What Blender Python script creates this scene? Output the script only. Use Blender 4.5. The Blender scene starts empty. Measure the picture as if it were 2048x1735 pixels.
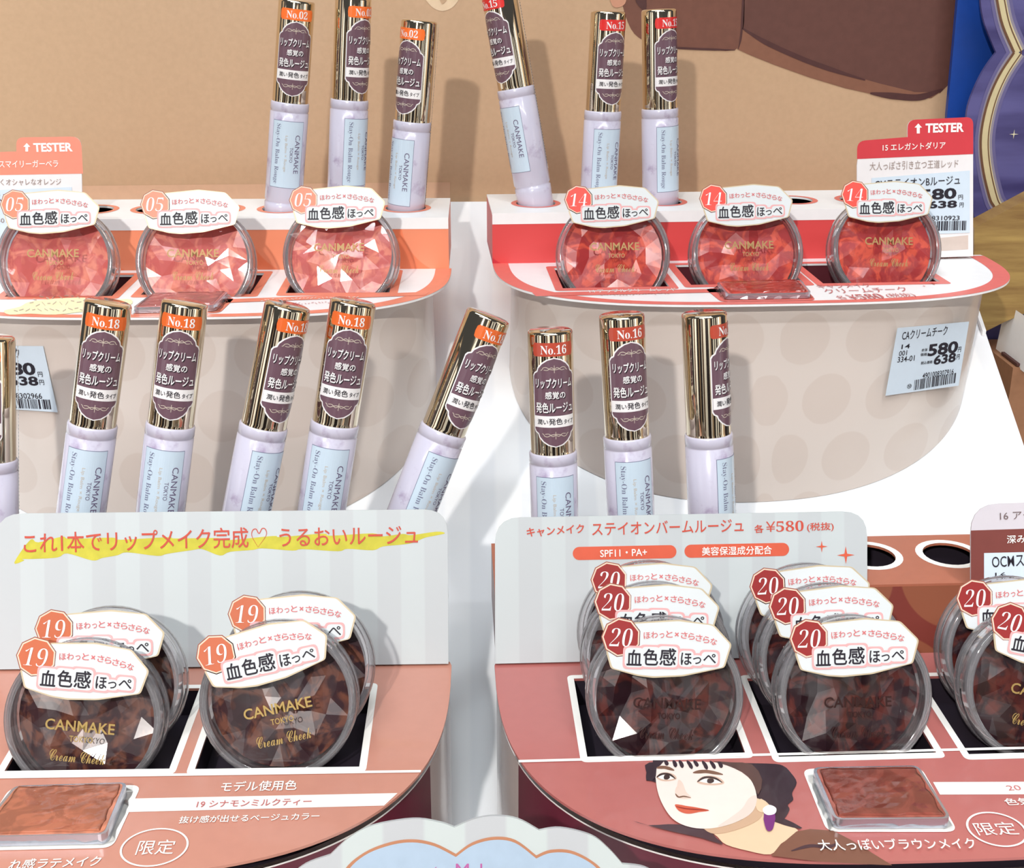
import bpy, bmesh, math, random
from mathutils import Vector, Matrix
from mathutils.geometry import tessellate_polygon
random.seed(7)
S = 0.001                                   # everything below is written in millimetres
scn = bpy.context.scene
COL = scn.collection
R_ = math.radians

# ------------------------------------------------------------------ camera, world, lights, exposure
F = 2600.0; CX, CY = 1024.0, 867.5
PITCH = math.atan(967.5 / F); YAW = R_(1.4)
CAM = Vector((0, 0, 208))
cr, sr, cp, sp = math.cos(YAW), math.sin(YAW), math.cos(PITCH), math.sin(PITCH)
FWD = Vector((sr * cp, cr * cp, -sp)); RGT = Vector((cr, -sr, 0)); UPV = RGT.cross(FWD)
cam = bpy.data.cameras.new('camera'); cam.sensor_width = 36; cam.lens = 36 * F / 2048
cam.clip_start = 0.01; cam.clip_end = 50
cam_o = bpy.data.objects.new('camera', cam); COL.objects.link(cam_o)
cam_o.location = CAM * S
cam_o.rotation_euler = Matrix((RGT, UPV, -FWD)).transposed().to_euler()
scn.camera = cam_o

vs = scn.view_settings
vs.view_transform = 'Standard'; vs.look = 'None'; vs.gamma = 1; vs.use_curve_mapping = False
vs.exposure = -0.42
scn.cycles.transparent_max_bounces = 32

world = bpy.data.worlds.new('shop_air'); scn.world = world; world.use_nodes = True
bg = world.node_tree.nodes['Background']
bg.inputs[0].default_value = (0.86, 0.90, 1.0, 1); bg.inputs[1].default_value = 0.12

def lamp(name, kind, loc, target, energy, col, **kw):
    l = bpy.data.lights.new(name, kind); l.energy = energy; l.color = col
    for k, v in kw.items(): setattr(l, k, v)
    o = bpy.data.objects.new(name, l); COL.objects.link(o); o.location = Vector(loc) * S
    d = (Vector(target) - Vector(loc)); o.rotation_euler = d.to_track_quat('-Z', 'Y').to_euler()
    return o
# shop spots (key from the front left, a weaker one to the right), a ceiling light panel over the stand, three added lamps for the aisle walls
lamp('ceiling_spot', 'SPOT', (-197, -450, 550), (0, 480, 90), 30, (1, .95, .90), shadow_soft_size=.014, spot_size=R_(75), spot_blend=.6)
lamp('ceiling_spot', 'SPOT', (420, -320, 1250), (0, 450, 60), 7, (1, .96, .92), shadow_soft_size=.03, spot_size=R_(70), spot_blend=.5)
lamp('overhead_panel', 'AREA', (-150, 250, 1300), (0, 420, 0), 10.5, (.84, .94, 1), shape='RECTANGLE', size=1.2, size_y=.4)
lamp('overhead_panel', 'AREA', (0, -650, 1300), (0, -1500, -250), 44, (.95, .97, 1), shape='RECTANGLE', size=1.8, size_y=.2)  # added lamp, brightens the far aisle wall for the caps' reflections
lamp('overhead_panel', 'AREA', (-500, -300, 1300), (-1600, -100, -200), 36, (.95, .97, 1), shape='RECTANGLE', size=1.0, size_y=.2, spread=R_(110))  # added lamp so the left aisle wall mirrors brightly
lamp('overhead_panel', 'AREA', (500, -300, 1300), (1600, -100, -200), 36, (.95, .97, 1), shape='RECTANGLE', size=1.0, size_y=.2, spread=R_(110))  # its added twin for the right aisle wall

# ------------------------------------------------------------------ projection helpers (photo pixel -> point on a known plane)
def ray(px, py):
    return FWD + RGT * ((px - CX) / F) - UPV * ((py - CY) / F)

class Frame:
    """plane with origin o, axes u, v and normal n (mm)"""
    def __init__(s, o, u, v):
        s.o = Vector(o); s.u = Vector(u).normalized(); s.v = Vector(v).normalized(); s.n = s.u.cross(s.v)
    def hit(s, px, py):
        d = ray(px, py); t = (s.o - CAM).dot(s.n) / d.dot(s.n)
        return CAM + d * t
    def ab(s, px, py):
        q = s.hit(px, py) - s.o
        return (q.dot(s.u), q.dot(s.v))
    def pt(s, a, b, lift=0):
        return s.o + s.u * a + s.v * b + s.n * lift
def zframe(z, yaw=0):
    c, s_ = math.cos(yaw), math.sin(yaw)
    return Frame((0, 0, z), (c, s_, 0), (-s_, c, 0))
def leanframe(y, z, lean, yaw=0, x=0):
    c, s_ = math.cos(yaw), math.sin(yaw); l = R_(lean)
    return Frame((x, y, z), (c, s_, 0), (-s_ * math.sin(l), c * math.sin(l), math.cos(l)))

# ------------------------------------------------------------------ materials
def lin(c): c /= 255.0; return c / 12.92 if c <= .04045 else ((c + .055) / 1.055) ** 2.4
def rgb(t): return (lin(t[0]), lin(t[1]), lin(t[2]), 1)
class NT:
    def __init__(s, name):
        s.m = bpy.data.materials.new(name); s.m.use_nodes = True; s.t = s.m.node_tree
        s.b = s.t.nodes['Principled BSDF']
    def n(s, typ, **kw):
        x = s.t.nodes.new(typ)
        for k, v in kw.items(): setattr(x, k, v)
        return x
    def l(s, a, b): s.t.links.new(a, b)
    def val(s, op, a, b=None, c=None):
        x = s.n('ShaderNodeMath', operation=op)
        for i, q in enumerate((a, b, c)):
            if q is None: continue
            if isinstance(q, (int, float)): x.inputs[i].default_value = q
            else: s.l(q, x.inputs[i])
        return x.outputs[0]
    def mix(s, fac, a, b):
        x = s.n('ShaderNodeMix', data_type='RGBA')
        if isinstance(fac, (int, float)): x.inputs[0].default_value = fac
        else: s.l(fac, x.inputs[0])
        for i, q in ((6, a), (7, b)):
            if isinstance(q, tuple): x.inputs[i].default_value = q
            else: s.l(q, x.inputs[i])
        return x.outputs[2]
    def noise(s, scale, detail=3, coord='Object', rough=.5, vec=None):
        x = s.n('ShaderNodeTexNoise'); x.inputs['Scale'].default_value = scale; x.inputs['Detail'].default_value = detail
        x.inputs['Roughness'].default_value = rough
        if vec is None:
            vec = s.n('ShaderNodeTexCoord').outputs[coord]
        s.l(vec, x.inputs['Vector'])
        return x.outputs[0]
    def ramp(s, fac, a, b):
        x = s.n('ShaderNodeMapRange'); s.l(fac, x.inputs[0]); x.inputs[1].default_value = a; x.inputs[2].default_value = b
        return x.outputs[0]
    def bump(s, h, strength, dist=.0002):
        x = s.n('ShaderNodeBump'); x.inputs['Strength'].default_value = strength; x.inputs['Distance'].default_value = dist
        s.l(h, x.inputs['Height']); s.l(x.outputs[0], s.b.inputs['Normal'])
    def fin(s, col=None, rough=.5, metal=0, spec=.5, coat=0, sheen=0):
        if col is not None:
            if isinstance(col, tuple): s.b.inputs['Base Color'].default_value = col
            else: s.l(col, s.b.inputs['Base Color'])
        s.b.inputs['Roughness'].default_value = rough; s.b.inputs['Metallic'].default_value = metal
        s.b.inputs['Specular IOR Level'].default_value = spec
        s.b.inputs['Coat Weight'].default_value = coat; s.b.inputs['Coat Roughness'].default_value = .08
        return s.m
MATS = {}
def paper(name, c, rough=.45, spec=.4, var=.05, coat=0):
    """printed card: flat ink with a faint paper mottle"""
    if name in MATS: return MATS[name]
    k = NT(name); a = rgb(c); d = tuple(x * (1 - var) for x in a[:3]) + (1,)
    n = k.noise(260, 4)
    MATS[name] = k.fin(k.mix(k.ramp(n, .35, .65), d, a), rough, 0, spec, coat)
    return MATS[name]
def flat(name, c, rough=.5, metal=0, spec=.3, coat=0):
    if name in MATS: return MATS[name]
    k = NT(name); MATS[name] = k.fin(rgb(c), rough, metal, spec, coat); return MATS[name]
def striped(name, c1, c2, period, rough=.4, soft=.08, spec=.4, coat=0):
    k = NT(name); sx = k.n('ShaderNodeSeparateXYZ'); k.l(k.n('ShaderNodeTexCoord').outputs['Object'], sx.inputs[0])
    f = k.val('FRACT', k.val('MULTIPLY', sx.outputs[0], 1000.0 / period))
    tri = k.val('ABSOLUTE', k.val('SUBTRACT', f, .5))
    return k.fin(k.mix(k.ramp(tri, .25 - soft, .25 + soft), rgb(c1), rgb(c2)), rough, 0, spec, coat)
def dotted(name, c1, c2, pitch, rad, rough=.4, spec=.4, coat=0, row=1.0, shift=(0, 0)):
    """staggered round dots printed in uv (mm)"""
    k = NT(name); sx = k.n('ShaderNodeSeparateXYZ'); k.l(k.n('ShaderNodeUVMap').outputs[0], sx.inputs[0])
    v = k.val('DIVIDE', k.val('ADD', sx.outputs[1], 1000 + shift[1]), pitch * row)
    r = k.val('FLOOR', v); odd = k.val('MULTIPLY', k.val('MODULO', r, 2.0), .5)
    u = k.val('ADD', k.val('DIVIDE', k.val('ADD', sx.outputs[0], 1000 + shift[0]), pitch), odd)
    du = k.val('MULTIPLY', k.val('SUBTRACT', k.val('FRACT', u), .5), pitch)
    dv = k.val('MULTIPLY', k.val('SUBTRACT', k.val('FRACT', v), .5), pitch * row)
    d = k.val('SQRT', k.val('ADD', k.val('MULTIPLY', du, du), k.val('MULTIPLY', dv, dv)))
    return k.fin(k.mix(k.ramp(d, rad - .25, rad + .25), rgb(c2), rgb(c1)), rough, 0, spec, coat)
def clear(name, tint=(255, 255, 255), ior=1.45, rough=.03, add=0.0, bumpy=0, milky=0):
    """thin clear plastic: see-through with a Fresnel gloss"""
    k = NT(name); t = k.t; t.nodes.remove(k.b)
    out = t.nodes['Material Output']
    tr = k.n('ShaderNodeBsdfTransparent'); tr.inputs[0].default_value = rgb(tint)
    gl = k.n('ShaderNodeBsdfGlossy'); gl.inputs['Roughness'].default_value = rough
    fr = k.n('ShaderNodeFresnel'); fr.inputs[0].default_value = ior
    if bumpy:
        b = k.n('ShaderNodeBump'); b.inputs['Strength'].default_value = bumpy; b.inputs['Distance'].default_value = .0006
        k.l(k.noise(160, 2), b.inputs['Height']); k.l(b.outputs[0], gl.inputs['Normal']); k.l(b.outputs[0], fr.inputs['Normal'])
    mx = k.n('ShaderNodeMixShader')
    k.l(k.val('MINIMUM', k.val('ADD', fr.outputs[0], add), 1.0), mx.inputs[0]); k.l(tr.outputs[0], mx.inputs[1]); k.l(gl.outputs[0], mx.inputs[2])
    last = mx.outputs[0]
    if milky:
        df = k.n('ShaderNodeBsdfDiffuse'); df.inputs[0].default_value = (.8, .79, .82, 1)
        m2 = k.n('ShaderNodeMixShader'); m2.inputs[0].default_value = milky; k.l(last, m2.inputs[1]); k.l(df.outputs[0], m2.inputs[2]); last = m2.outputs[0]
    k.l(last, out.inputs[0])
    return k.m

# ------------------------------------------------------------------ object helpers
def thing(name, label, cat, loc=(0, 0, 0), group=None, mat4=None, kind=None):
    o = bpy.data.objects.new(name, None); COL.objects.link(o); o.empty_display_size = .01
    if mat4 is not None: o.matrix_basis = mat4
    else: o.location = Vector(loc) * S
    tag(o, label, cat, group, kind)
    return o
def tag(o, label, cat=None, group=None, kind=None):
    o['label'] = label
    if cat: o['category'] = cat
    if group: o['group'] = group
    if kind: o['kind'] = kind
    return o
def wmat(o):
    return (wmat(o.parent) @ o.matrix_parent_inverse @ o.matrix_basis) if o.parent else o.matrix_basis.copy()
def mesh(name, verts, faces, mat, smooth=False, uv=None, scale=S):
    me = bpy.data.meshes.new(name); me.from_pydata([tuple(c * scale for c in v) for v in verts], [], faces)
    if uv:
        ul = me.uv_layers.new(name='UVMap')
        for lp in me.loops: ul.data[lp.index].uv = uv[lp.vertex_index]
    if mat: me.materials.append(mat)
    if smooth: me.polygons.foreach_set('use_smooth', [True] * len(me.polygons))
    me.update(); return me
def put(name, me, parent=None, local=False):
    """link a mesh; world-space vertices unless local (then the vertices are in the parent's space)"""
    o = bpy.data.objects.new(name, me); COL.objects.link(o)
    if parent:
        o.parent = parent
        if not local: o.matrix_parent_inverse = wmat(parent).inverted()
    return o
def add(name, verts, faces, mat, parent=None, smooth=False, uv=None, local=False):
    return put(name, mesh(name, verts, faces, mat, smooth, uv), parent, local)

def slab_geo(outer, holes, h):
    """2d outline with holes -> verts (x, y, z in 0..h), faces"""
    loops = [outer] + list(holes); pts = [p for L in loops for p in L]; n = len(pts)
    tris = tessellate_polygon([[Vector((p[0], p[1], 0)) for p in L] for L in loops])
    V = [(p[0], p[1], h) for p in pts]; Fc = []
    for t in tris:
        a, b, c = (Vector(pts[i]) for i in t)
        ccw = (b - a).cross(c - a) > 0
        Fc.append(tuple(t) if ccw else tuple(reversed(t)))
    if h:
        V += [(p[0], p[1], 0) for p in pts]
        Fc += [tuple(i + n for i in reversed(f)) for f in list(Fc)]
        k = 0
        for L in loops:
            m = len(L)
            for i in range(m):
                a, b = k + i, k + (i + 1) % m
                Fc.append((a, a + n, b + n, b))
            k += m
    return V, Fc
def slab(name, fr, outer, holes, h, mat, parent=None, lift=0, recalc=True):
    V, Fc = slab_geo(outer, holes, h)
    o = add(name, [fr.pt(v[0], v[1], v[2] + lift) for v in V], Fc, mat, parent)
    if h and recalc:
        bm = bmesh.new(); bm.from_mesh(o.data); bmesh.ops.recalc_face_normals(bm, faces=bm.faces); bm.to_mesh(o.data); bm.free()
    return o
def smooth_loop(p, k=5):
    out = []; n = len(p)
    for i in range(n):
        a, b, c, d = (Vector(p[(i + j - 1) % n]) for j in range(4))
        for s_ in range(k):
            t = s_ / k
            out.append(tuple(.5 * ((2 * b) + (c - a) * t + (2 * a - 5 * b + 4 * c - d) * t * t + (3 * b - a - 3 * c + d) * t ** 3)))
    return out
def round_poly(p, r, k=5):
    out = []; n = len(p)
    rr = r if isinstance(r, (list, tuple)) else [r] * n
    for i in range(n):
        a, b, c = Vector(p[i - 1]), Vector(p[i]), Vector(p[(i + 1) % n])
        q = min(rr[i], (a - b).length * .49, (c - b).length * .49)
        if q < 1e-6: out.append(tuple(b)); continue
        s_ = b + (a - b).normalized() * q; e = b + (c - b).normalized() * q
        for j in range(k + 1):
            t = j / k; out.append(tuple(s_ * (1 - t) ** 2 + b * 2 * t * (1 - t) + e * t * t))
    return out
def circle(x, y, r, n=32, ry=None):
    return [(x + r * math.cos(2 * math.pi * i / n), y + (ry or r) * math.sin(2 * math.pi * i / n)) for i in range(n)]
def ribbon(pts, w, closed=False):
    """2d outline of a line of width w"""
    n = len(pts); L = []; Rr = []
    for i in range(n):
        a = Vector(pts[i - 1] if (i or closed) else pts[i]); c = Vector(pts[(i + 1) % n] if (i < n - 1 or closed) else pts[i])
        d = (c - a).normalized(); q = Vector((-d.y, d.x)) * (w[i] if isinstance(w, list) else w) / 2; b = Vector(pts[i])
        L.append(tuple(b + q)); Rr.append(tuple(b - q))
    return L, Rr
def line_decal(name, fr, pts, w, mat, parent, lift):
    L, Rr = ribbon(pts, w); n = len(pts)
    V = [fr.pt(a, b, lift) for a, b in L + Rr]
    return add(name, V, [(i, i + n, i + 1 + n, i + 1) for i in range(n - 1)], mat, parent)
def decal(name, fr, px, mat, parent, lift, smooth=0, holes=(), h=0):
    """flat print: outline given in photo pixels, laid on plane fr"""
    p = [fr.ab(*q) for q in px]
    if smooth: p = smooth_loop(p, smooth)
    return slab(name, fr, p, holes, h, mat, parent, lift)

# ------------------------------------------------------------------ lettering
_TX = {}
def glyphs(s, bold=0.0, shear=0.0, space=1.0, res=3):
    """text outline as 2d mesh with its box scaled to 0..1 x 0..1; also the aspect"""
    key = (s, bold, shear, space, res)
    if key in _TX: return _TX[key]
    if bold > .005 and any('\u3000' <= ch <= '\u9fff' for ch in s):
        V0, F0, asp = glyphs(s, 0.0, shear, space, res); n = len(V0); d = bold * .62; V = []; Fc = []
        for i, (dx, dy) in enumerate(((d, 0), (-d, 0), (0, d), (0, -d))):
            V += [(x + dx / asp, y + dy, i) for x, y, _ in V0]; Fc += [tuple(j + i * n for j in f) for f in F0]
        _TX[key] = (V, Fc, asp); return _TX[key]
    c = bpy.data.curves.new('lettering', 'FONT'); c.body = s; c.size = 1; c.offset = bold; c.shear = shear
    c.space_character = space; c.resolution_u = res; c.fill_mode = 'FRONT'
    o = bpy.data.objects.new('lettering', c); COL.objects.link(o)
    bpy.context.view_layer.update()
    me = bpy.data.meshes.new_from_object(o.evaluated_get(bpy.context.evaluated_depsgraph_get()))
    V = [(v.co.x, v.co.y) for v in me.vertices]; Fc = [tuple(p.vertices) for p in me.polygons]
    bpy.data.objects.remove(o); bpy.data.curves.remove(c); bpy.data.meshes.remove(me)
    xs = [v[0] for v in V]; ys = [v[1] for v in V]
    x0, x1, y0, y1 = min(xs), max(xs), min(ys), max(ys)
    V = [((x - x0) / (x1 - x0), (y - y0) / (y1 - y0), 0) for x, y in V]
    _TX[key] = (V, Fc, (x1 - x0) / (y1 - y0)); return _TX[key]
def serif(s, style='b'):
    """Latin letters and digits in their serif / script forms"""
    base = {'b': (0x1D400, 0x1D41A, 0x1D7CE), 'i': (0x1D468, 0x1D482, 0x1D7CE), 's': (0x1D4D0, 0x1D4EA, 0x1D7CE)}[style]
    out = ''
    for ch in s:
        if 'A' <= ch <= 'Z': out += chr(base[0] + ord(ch) - 65)
        elif 'a' <= ch <= 'z': out += chr(base[1] + ord(ch) - 97)
        elif '0' <= ch <= '9': out += chr(base[2] + ord(ch) - 48)
        else: out += ch
    return out
def text_px(s, fr, p0, p1, hpx, mat, parent, lift=.2, bold=.01, shear=0, space=1.0, name='lettering'):
    """text whose box runs from bottom-left pixel p0 to bottom-right pixel p1, hpx pixels tall, on plane fr"""
    V, Fc, asp = glyphs(s, bold, shear, space)
    a = Vector(fr.ab(*p0)); b = Vector(fr.ab(*p1)); U = b - a; W = Vector((-U.y, U.x)).normalized()
    m = ((p0[0] + p1[0]) / 2, (p0[1] + p1[1]) / 2)
    hh = (Vector(fr.ab(m[0], m[1] - hpx)) - Vector(fr.ab(*m))).dot(W)
    return add(name, [fr.pt(*(a + U * x + W * (hh * y)), lift + .02 * l) for x, y, l in V], Fc, mat, parent)
def text2d(s, cx, cy, w=None, h=None, bold=.01, shear=0, space=1.0, rot=0):
    """text mesh in 2d mm, centred on cx, cy"""
    V, Fc, asp = glyphs(s, bold, shear, space)
    if w is None: w = h * asp
    if h is None: h = w / asp
    c, s_ = math.cos(rot), math.sin(rot); out = []
    for x, y, l in V:
        X = (x - .5) * w; Y = (y - .5) * h
        out.append((cx + X * c - Y * s_, cy + X * s_ + Y * c, .012 * l))
    return out, Fc

# ------------------------------------------------------------------ common materials
WHITE = paper('white_card', (247, 248, 248), .35, .5, .02)
EDGE = paper('card_edge', (235, 230, 225), .7, .2)
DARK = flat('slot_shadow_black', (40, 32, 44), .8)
M_CORAL = paper('coral_ink', (240, 140, 112), .35, .5)
M_PINKRED = paper('pink_red_ink', (232, 118, 108), .35, .5)
M_ORANGE_BOX = dotted('orange_box_print', (240, 130, 90), (242, 148, 112), 62, 23, .4, shift=(20, 3))
M_RED_BOX = dotted('red_box_print', (198, 48, 62), (220, 78, 78), 62, 23, .4, shift=(8, 3))
M_BROWN_BOX = dotted('brown_box_print', (112, 48, 40), (130, 74, 52), 36, 17, .35, shift=(24, 2))
M_BROWN_TOP = paper('terracotta_ink', (178, 108, 84), .35, .5)
M_SALMON = paper('salmon_tray_print', (196, 136, 118), .3, .5, .03, .3)
M_ROSE = paper('rose_tray_print', (182, 106, 101), .3, .5, .03, .3)
M_SKIRT = dotted('beige_dotted_skirt', (220, 210, 202), (214, 202, 193), 27, 10.2, .3, .5, .3, row=.9)
M_SIDE = paper('beige_grey_side_print', (196, 182, 176), .2, .5, .02, .4)
M_MAROON = paper('maroon_skirt_print', (100, 36, 52), .35, .4)
M_BOARD = striped('white_striped_board', (246, 248, 249), (238, 241, 244), 20, .22, .04, .5, .2)
M_PANEL = striped('grey_striped_panel', (194, 201, 202), (189, 194, 196), 14.6, .4, .02)
M_WHITEINK = flat('white_ink', (244, 242, 236), .4)
M_INKRED = flat('red_pen_ink', (198, 78, 62), .5)
M_GREYINK = flat('warm_grey_ink', (150, 132, 124), .5)
M_PALEINK = flat('pale_grey_ink', (196, 182, 164), .5)
M_BLACKINK = flat('black_ink', (38, 34, 44), .5)
M_PINKINK = flat('dusty_pink_ink', (196, 116, 116), .5)
M_PRICE = paper('price_sticker_paper', (206, 220, 232), .5, .3, .02)
M_YELLOW = paper('yellow_marker', (204, 196, 72), .6, .2, .15)

# ------------------------------------------------------------------ back wall with its printed poster
Y_WALL = 634
k = NT('tan_poster_print'); n1 = k.noise(3.2, 2); n2 = k.noise(420, 3)
colr = k.mix(k.ramp(n1, .3, .7), rgb((198, 165, 132)), rgb((206, 173, 139)))
M_TAN = k.fin(k.mix(k.ramp(n2, .3, 2.4), colr, rgb((172, 140, 112))), .32, 0, .5)
wall = add('wall_back', [(-420, Y_WALL, -120), (520, Y_WALL, -120), (520, Y_WALL, 420), (-420, Y_WALL, 420),
                         (-420, Y_WALL + 12, -120), (520, Y_WALL + 12, -120), (520, Y_WALL + 12, 420), (-420, Y_WALL + 12, 420)],
           [(0, 1, 2, 3), (5, 4, 7, 6), (3, 2, 6, 7), (1, 0, 4, 5), (0, 3, 7, 4), (2, 1, 5, 6)], M_TAN)
tag(wall, 'tan glossy poster wall behind the cosmetic stands with printed brown sleeve', kind='structure')
FW = leanframe(Y_WALL, 0, 0)
M_SL1 = paper('brown_sleeve_print', (122, 80, 66), .4, .4, .1)
M_SL2 = paper('dark_brown_sleeve_print', (104, 68, 60), .4, .4, .1)
M_SL3 = paper('sleeve_hem_print', (138, 94, 74), .4, .4, .08)
M_SLD = paper('sleeve_fold_print', (84, 52, 50), .4, .4, .1)
def wall_print(name, px, m, lift, sm=4): return decal(name, FW, px, m, wall, lift, sm)
decal('sleeve_print', FW, smooth_loop([(1235, -60), (1245, 10), (1262, 58), (1285, 80), (1320, 93), (1400, 97), (1470, 100), (1486, 62), (1489, 0), (1489, -60)], 3), M_SL1, wall, .15)
decal('sleeve_print', FW, [(1488, -60), (1487, 0), (1485, 58)] + [(1520, 80), (1580, 108), (1640, 132), (1700, 152), (1760, 168), (1800, 180), (1850, 188), (1880, 186), (1896, 170), (1910, 120), (1925, 20), (1930, -60)], M_SL2, wall, .15)
decal('hem_print', FW, [(1484, 56), (1520, 78), (1580, 106), (1640, 130), (1700, 150), (1760, 167), (1830, 184), (1880, 184), (1862, 196), (1800, 196), (1740, 187), (1690, 176), (1620, 155), (1550, 130), (1500, 110), (1474, 98)], M_SL3, wall, .3)
def pline(fr, pts, w, m, par, lift, sm=6, name='fold_print'):
    p = [fr.ab(*q) for q in pts]; out = []
    for i in range(len(p) - 1):
        a = Vector(p[max(i - 1, 0)]); b = Vector(p[i]); c = Vector(p[i + 1]); d = Vector(p[min(i + 2, len(p) - 1)])
        for j in range(sm):
            t = j / sm; out.append(tuple(.5 * ((2 * b) + (c - a) * t + (2 * a - 5 * b + 4 * c - d) * t * t + (3 * b - a - 3 * c + d) * t ** 3)))
    out.append(p[-1]); n = len(out)
    ww = [w * min(1, .25 + 3 * min(i, n - 1 - i) / n) for i in range(n)] if sm > 1 else w
    L, Rr = ribbon(out, ww)
    return add(name, [fr.pt(a, b, lift) for a, b in L + Rr], [(i, i + n, i + 1 + n, i + 1) for i in range(n - 1)], m, par)
pline(FW, [(1487, -40), (1485, 20), (1482, 70), (1476, 98)], 1.0, M_SLD, wall, .45)
pline(FW, [(1484, 56), (1530, 84), (1600, 116), (1660, 138), (1730, 160)], 2.2, M_SLD, wall, .45)
pline(FW, [(1740, 186), (1790, 192), (1840, 194), (1885, 178)], 3.0, M_SLD, wall, .45)
pline(FW, [(1300, 92), (1380, 97), (1470, 100)], 1.0, M_SLD, wall, .45)
wall_print('hair_print', [(1268, -30), (1272, 4), (1292, 20), (1288, -30)], M_SLD, .5)
wall_print('skin_print', [(1216, -30), (1224, 10), (1240, 14), (1252, 2), (1250, -30)], paper('blush_print', (206, 150, 122), .4), .4)
wall_print('pale_flower_print', [(852, -12), (862, 12), (885, 22), (908, 12), (916, -12)], paper('cream_print', (232, 206, 172), .4), .2)
wall_print('pale_flower_print', [(878, -8), (884, 8), (894, -2)], M_TAN, .4)
decal('lower_band', FW, [(100, 372), (900, 364), (900, 430), (100, 430)], paper('pale_tan_band', (214, 176, 146), .35), wall, .15)  # slightly paler, pinker band low on the wall

# ------------------------------------------------------------------ sloping white base board
def BZ(y): return 4 + (y - 470) * .6
Bx0, Bx1, By0, By1 = -330, 222, 150, 622
bb = thing('display_base', 'white pinstriped sloping base board carrying the cosmetic stands', 'display stand', (0, 300, BZ(300)))
add('board', [(Bx0, By0, BZ(By0)), (Bx1, By0, BZ(By0)), (Bx1, By1, BZ(By1)), (Bx0, By1, BZ(By1)),
              (Bx0, By0 + 2, BZ(By0) - 5), (Bx1, By0 + 2, BZ(By0) - 5), (Bx1, By1 + 2, BZ(By1) - 5), (Bx0, By1 + 2, BZ(By1) - 5)],
    [(0, 1, 2, 3), (5, 4, 7, 6), (0, 4, 5, 1), (1, 5, 6, 2), (2, 6, 7, 3), (3, 7, 4, 0)], M_BOARD, bb)
# low clear price rail along the right side of the board
M_RAIL = clear('clear_rail', (225, 228, 226), 1.5, .08, .12)
a_, b_ = 545, 590
add('edge_rail', [(Bx1 - 2.2, a_, BZ(a_) + .2), (Bx1 - .6, a_, BZ(a_) + .2), (Bx1 - .6, b_, BZ(b_) + .2), (Bx1 - 2.2, b_, BZ(b_) + .2),
                  (Bx1 - 2.2, a_, BZ(a_) + 2.6), (Bx1 - .6, a_, BZ(a_) + 2.6), (Bx1 - .6, b_, BZ(b_) + 2.6), (Bx1 - 2.2, b_, BZ(b_) + 2.6)],
    [(3, 2, 1, 0), (4, 5, 6, 7), (0, 1, 5, 4), (1, 2, 6, 5), (2, 3, 7, 6), (3, 0, 4, 7)], WHITE, bb)

# ------------------------------------------------------------------ tray stands
def outline(a0, a1, depth, n=3.0, k=72):
    xc, hw = (a0 + a1) / 2, (a1 - a0) / 2; out = []
    for i in range(k + 1):
        t = math.pi * i / k; c, s_ = math.cos(t), math.sin(t)
        out.append((xc - hw * math.copysign(abs(c) ** (2 / n), c), -depth * abs(s_) ** (2 / n)))
    return out                                             # front curve from left end round to right end (b <= 0)
def inset(o, d, a0, a1, depth, n=3.0):
    return outline(a0 + d, a1 - d, depth - d, n)
def stand(label, cat, fr, a0, a1, depth, m_top, m_skirt, slots, slot_m, border, name='tester_stand', side=None):
    st = thing(name, label, cat, fr.o + fr.u * ((a0 + a1) / 2))
    o = outline(a0, a1, depth)
    slab('tray_top', fr, o + [(a1 - .6, 2.2), (a0 + .6, 2.2)], slots, .8, m_top, st, -.8)
    # skirt wall running down to the sloping board; the lower stands have pale sides and a dark band painted as the shaded gap under the tray
    def wall_strip(nm, pts, ztop, m, i0=0, i1=None, zbot=None, low=None):
        V = []; UV = []; arc = 0; i1 = len(pts) if i1 is None else i1
        for i in range(i0, i1):
            a, b = pts[i]
            if i > i0: arc += (Vector(pts[i]) - Vector(pts[i - 1])).length
            top = fr.pt(a, b, ztop); q = fr.pt(*(low or pts)[i], ztop); bot = Vector((q.x, q.y, BZ(q.y) + .3)) if zbot is None else fr.pt(a, b, zbot)
            V += [top, bot]; UV += [(arc, top.z - 86), (arc, bot.z - 86)]
        return add(nm, V, [(2 * i, 2 * i + 1, 2 * i + 3, 2 * i + 2) for i in range(i1 - i0 - 1)], m, st, True, UV)
    if side is None:
        wall_strip('skirt', inset(o, 8.0, a0, a1, depth, 2.9), -.85, m_skirt, low=inset(o, 7.0, a0, a1, depth, 2.2))
    else:
        w = inset(o, .6, a0, a1, depth, 2.8); n = len(w); j = 8
        wall_strip('skirt', w, -5.0, m_skirt, j, n - j)
        wall_strip('skirt_side', w, -5.0, side, 0, j + 1); wall_strip('skirt_side', w, -5.0, side, n - j - 1, n)
        wall_strip('skirt_edge', inset(o, .5, a0, a1, depth, 2.8), -4.6, EDGE, j, n - j, -5.1)
        wall_strip('gap_shade_band', inset(o, 3.5, a0, a1, depth, 2.8), -.85, DARK, 0, n, -6.0)
    # slot wells
    for q in slots:
        (x0, y0), (x1, y1) = q[0], q[2]
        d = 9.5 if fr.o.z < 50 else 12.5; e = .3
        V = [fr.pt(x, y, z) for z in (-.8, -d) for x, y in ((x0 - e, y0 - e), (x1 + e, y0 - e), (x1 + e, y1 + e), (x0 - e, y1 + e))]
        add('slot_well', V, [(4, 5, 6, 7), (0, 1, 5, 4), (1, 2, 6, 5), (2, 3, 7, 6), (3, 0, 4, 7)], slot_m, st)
        bw = border[1]
        if border[0]:
            oo = round_poly([(x0 - bw, y0 - bw * 1.3), (x1 + bw, y0 - bw * 1.3), (x1 + bw, y1 + bw), (x0 - bw, y1 + bw)], 2.0)
            slab('slot_border', fr, oo, [q], 0, border[0], st, .08)
    return st
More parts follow.
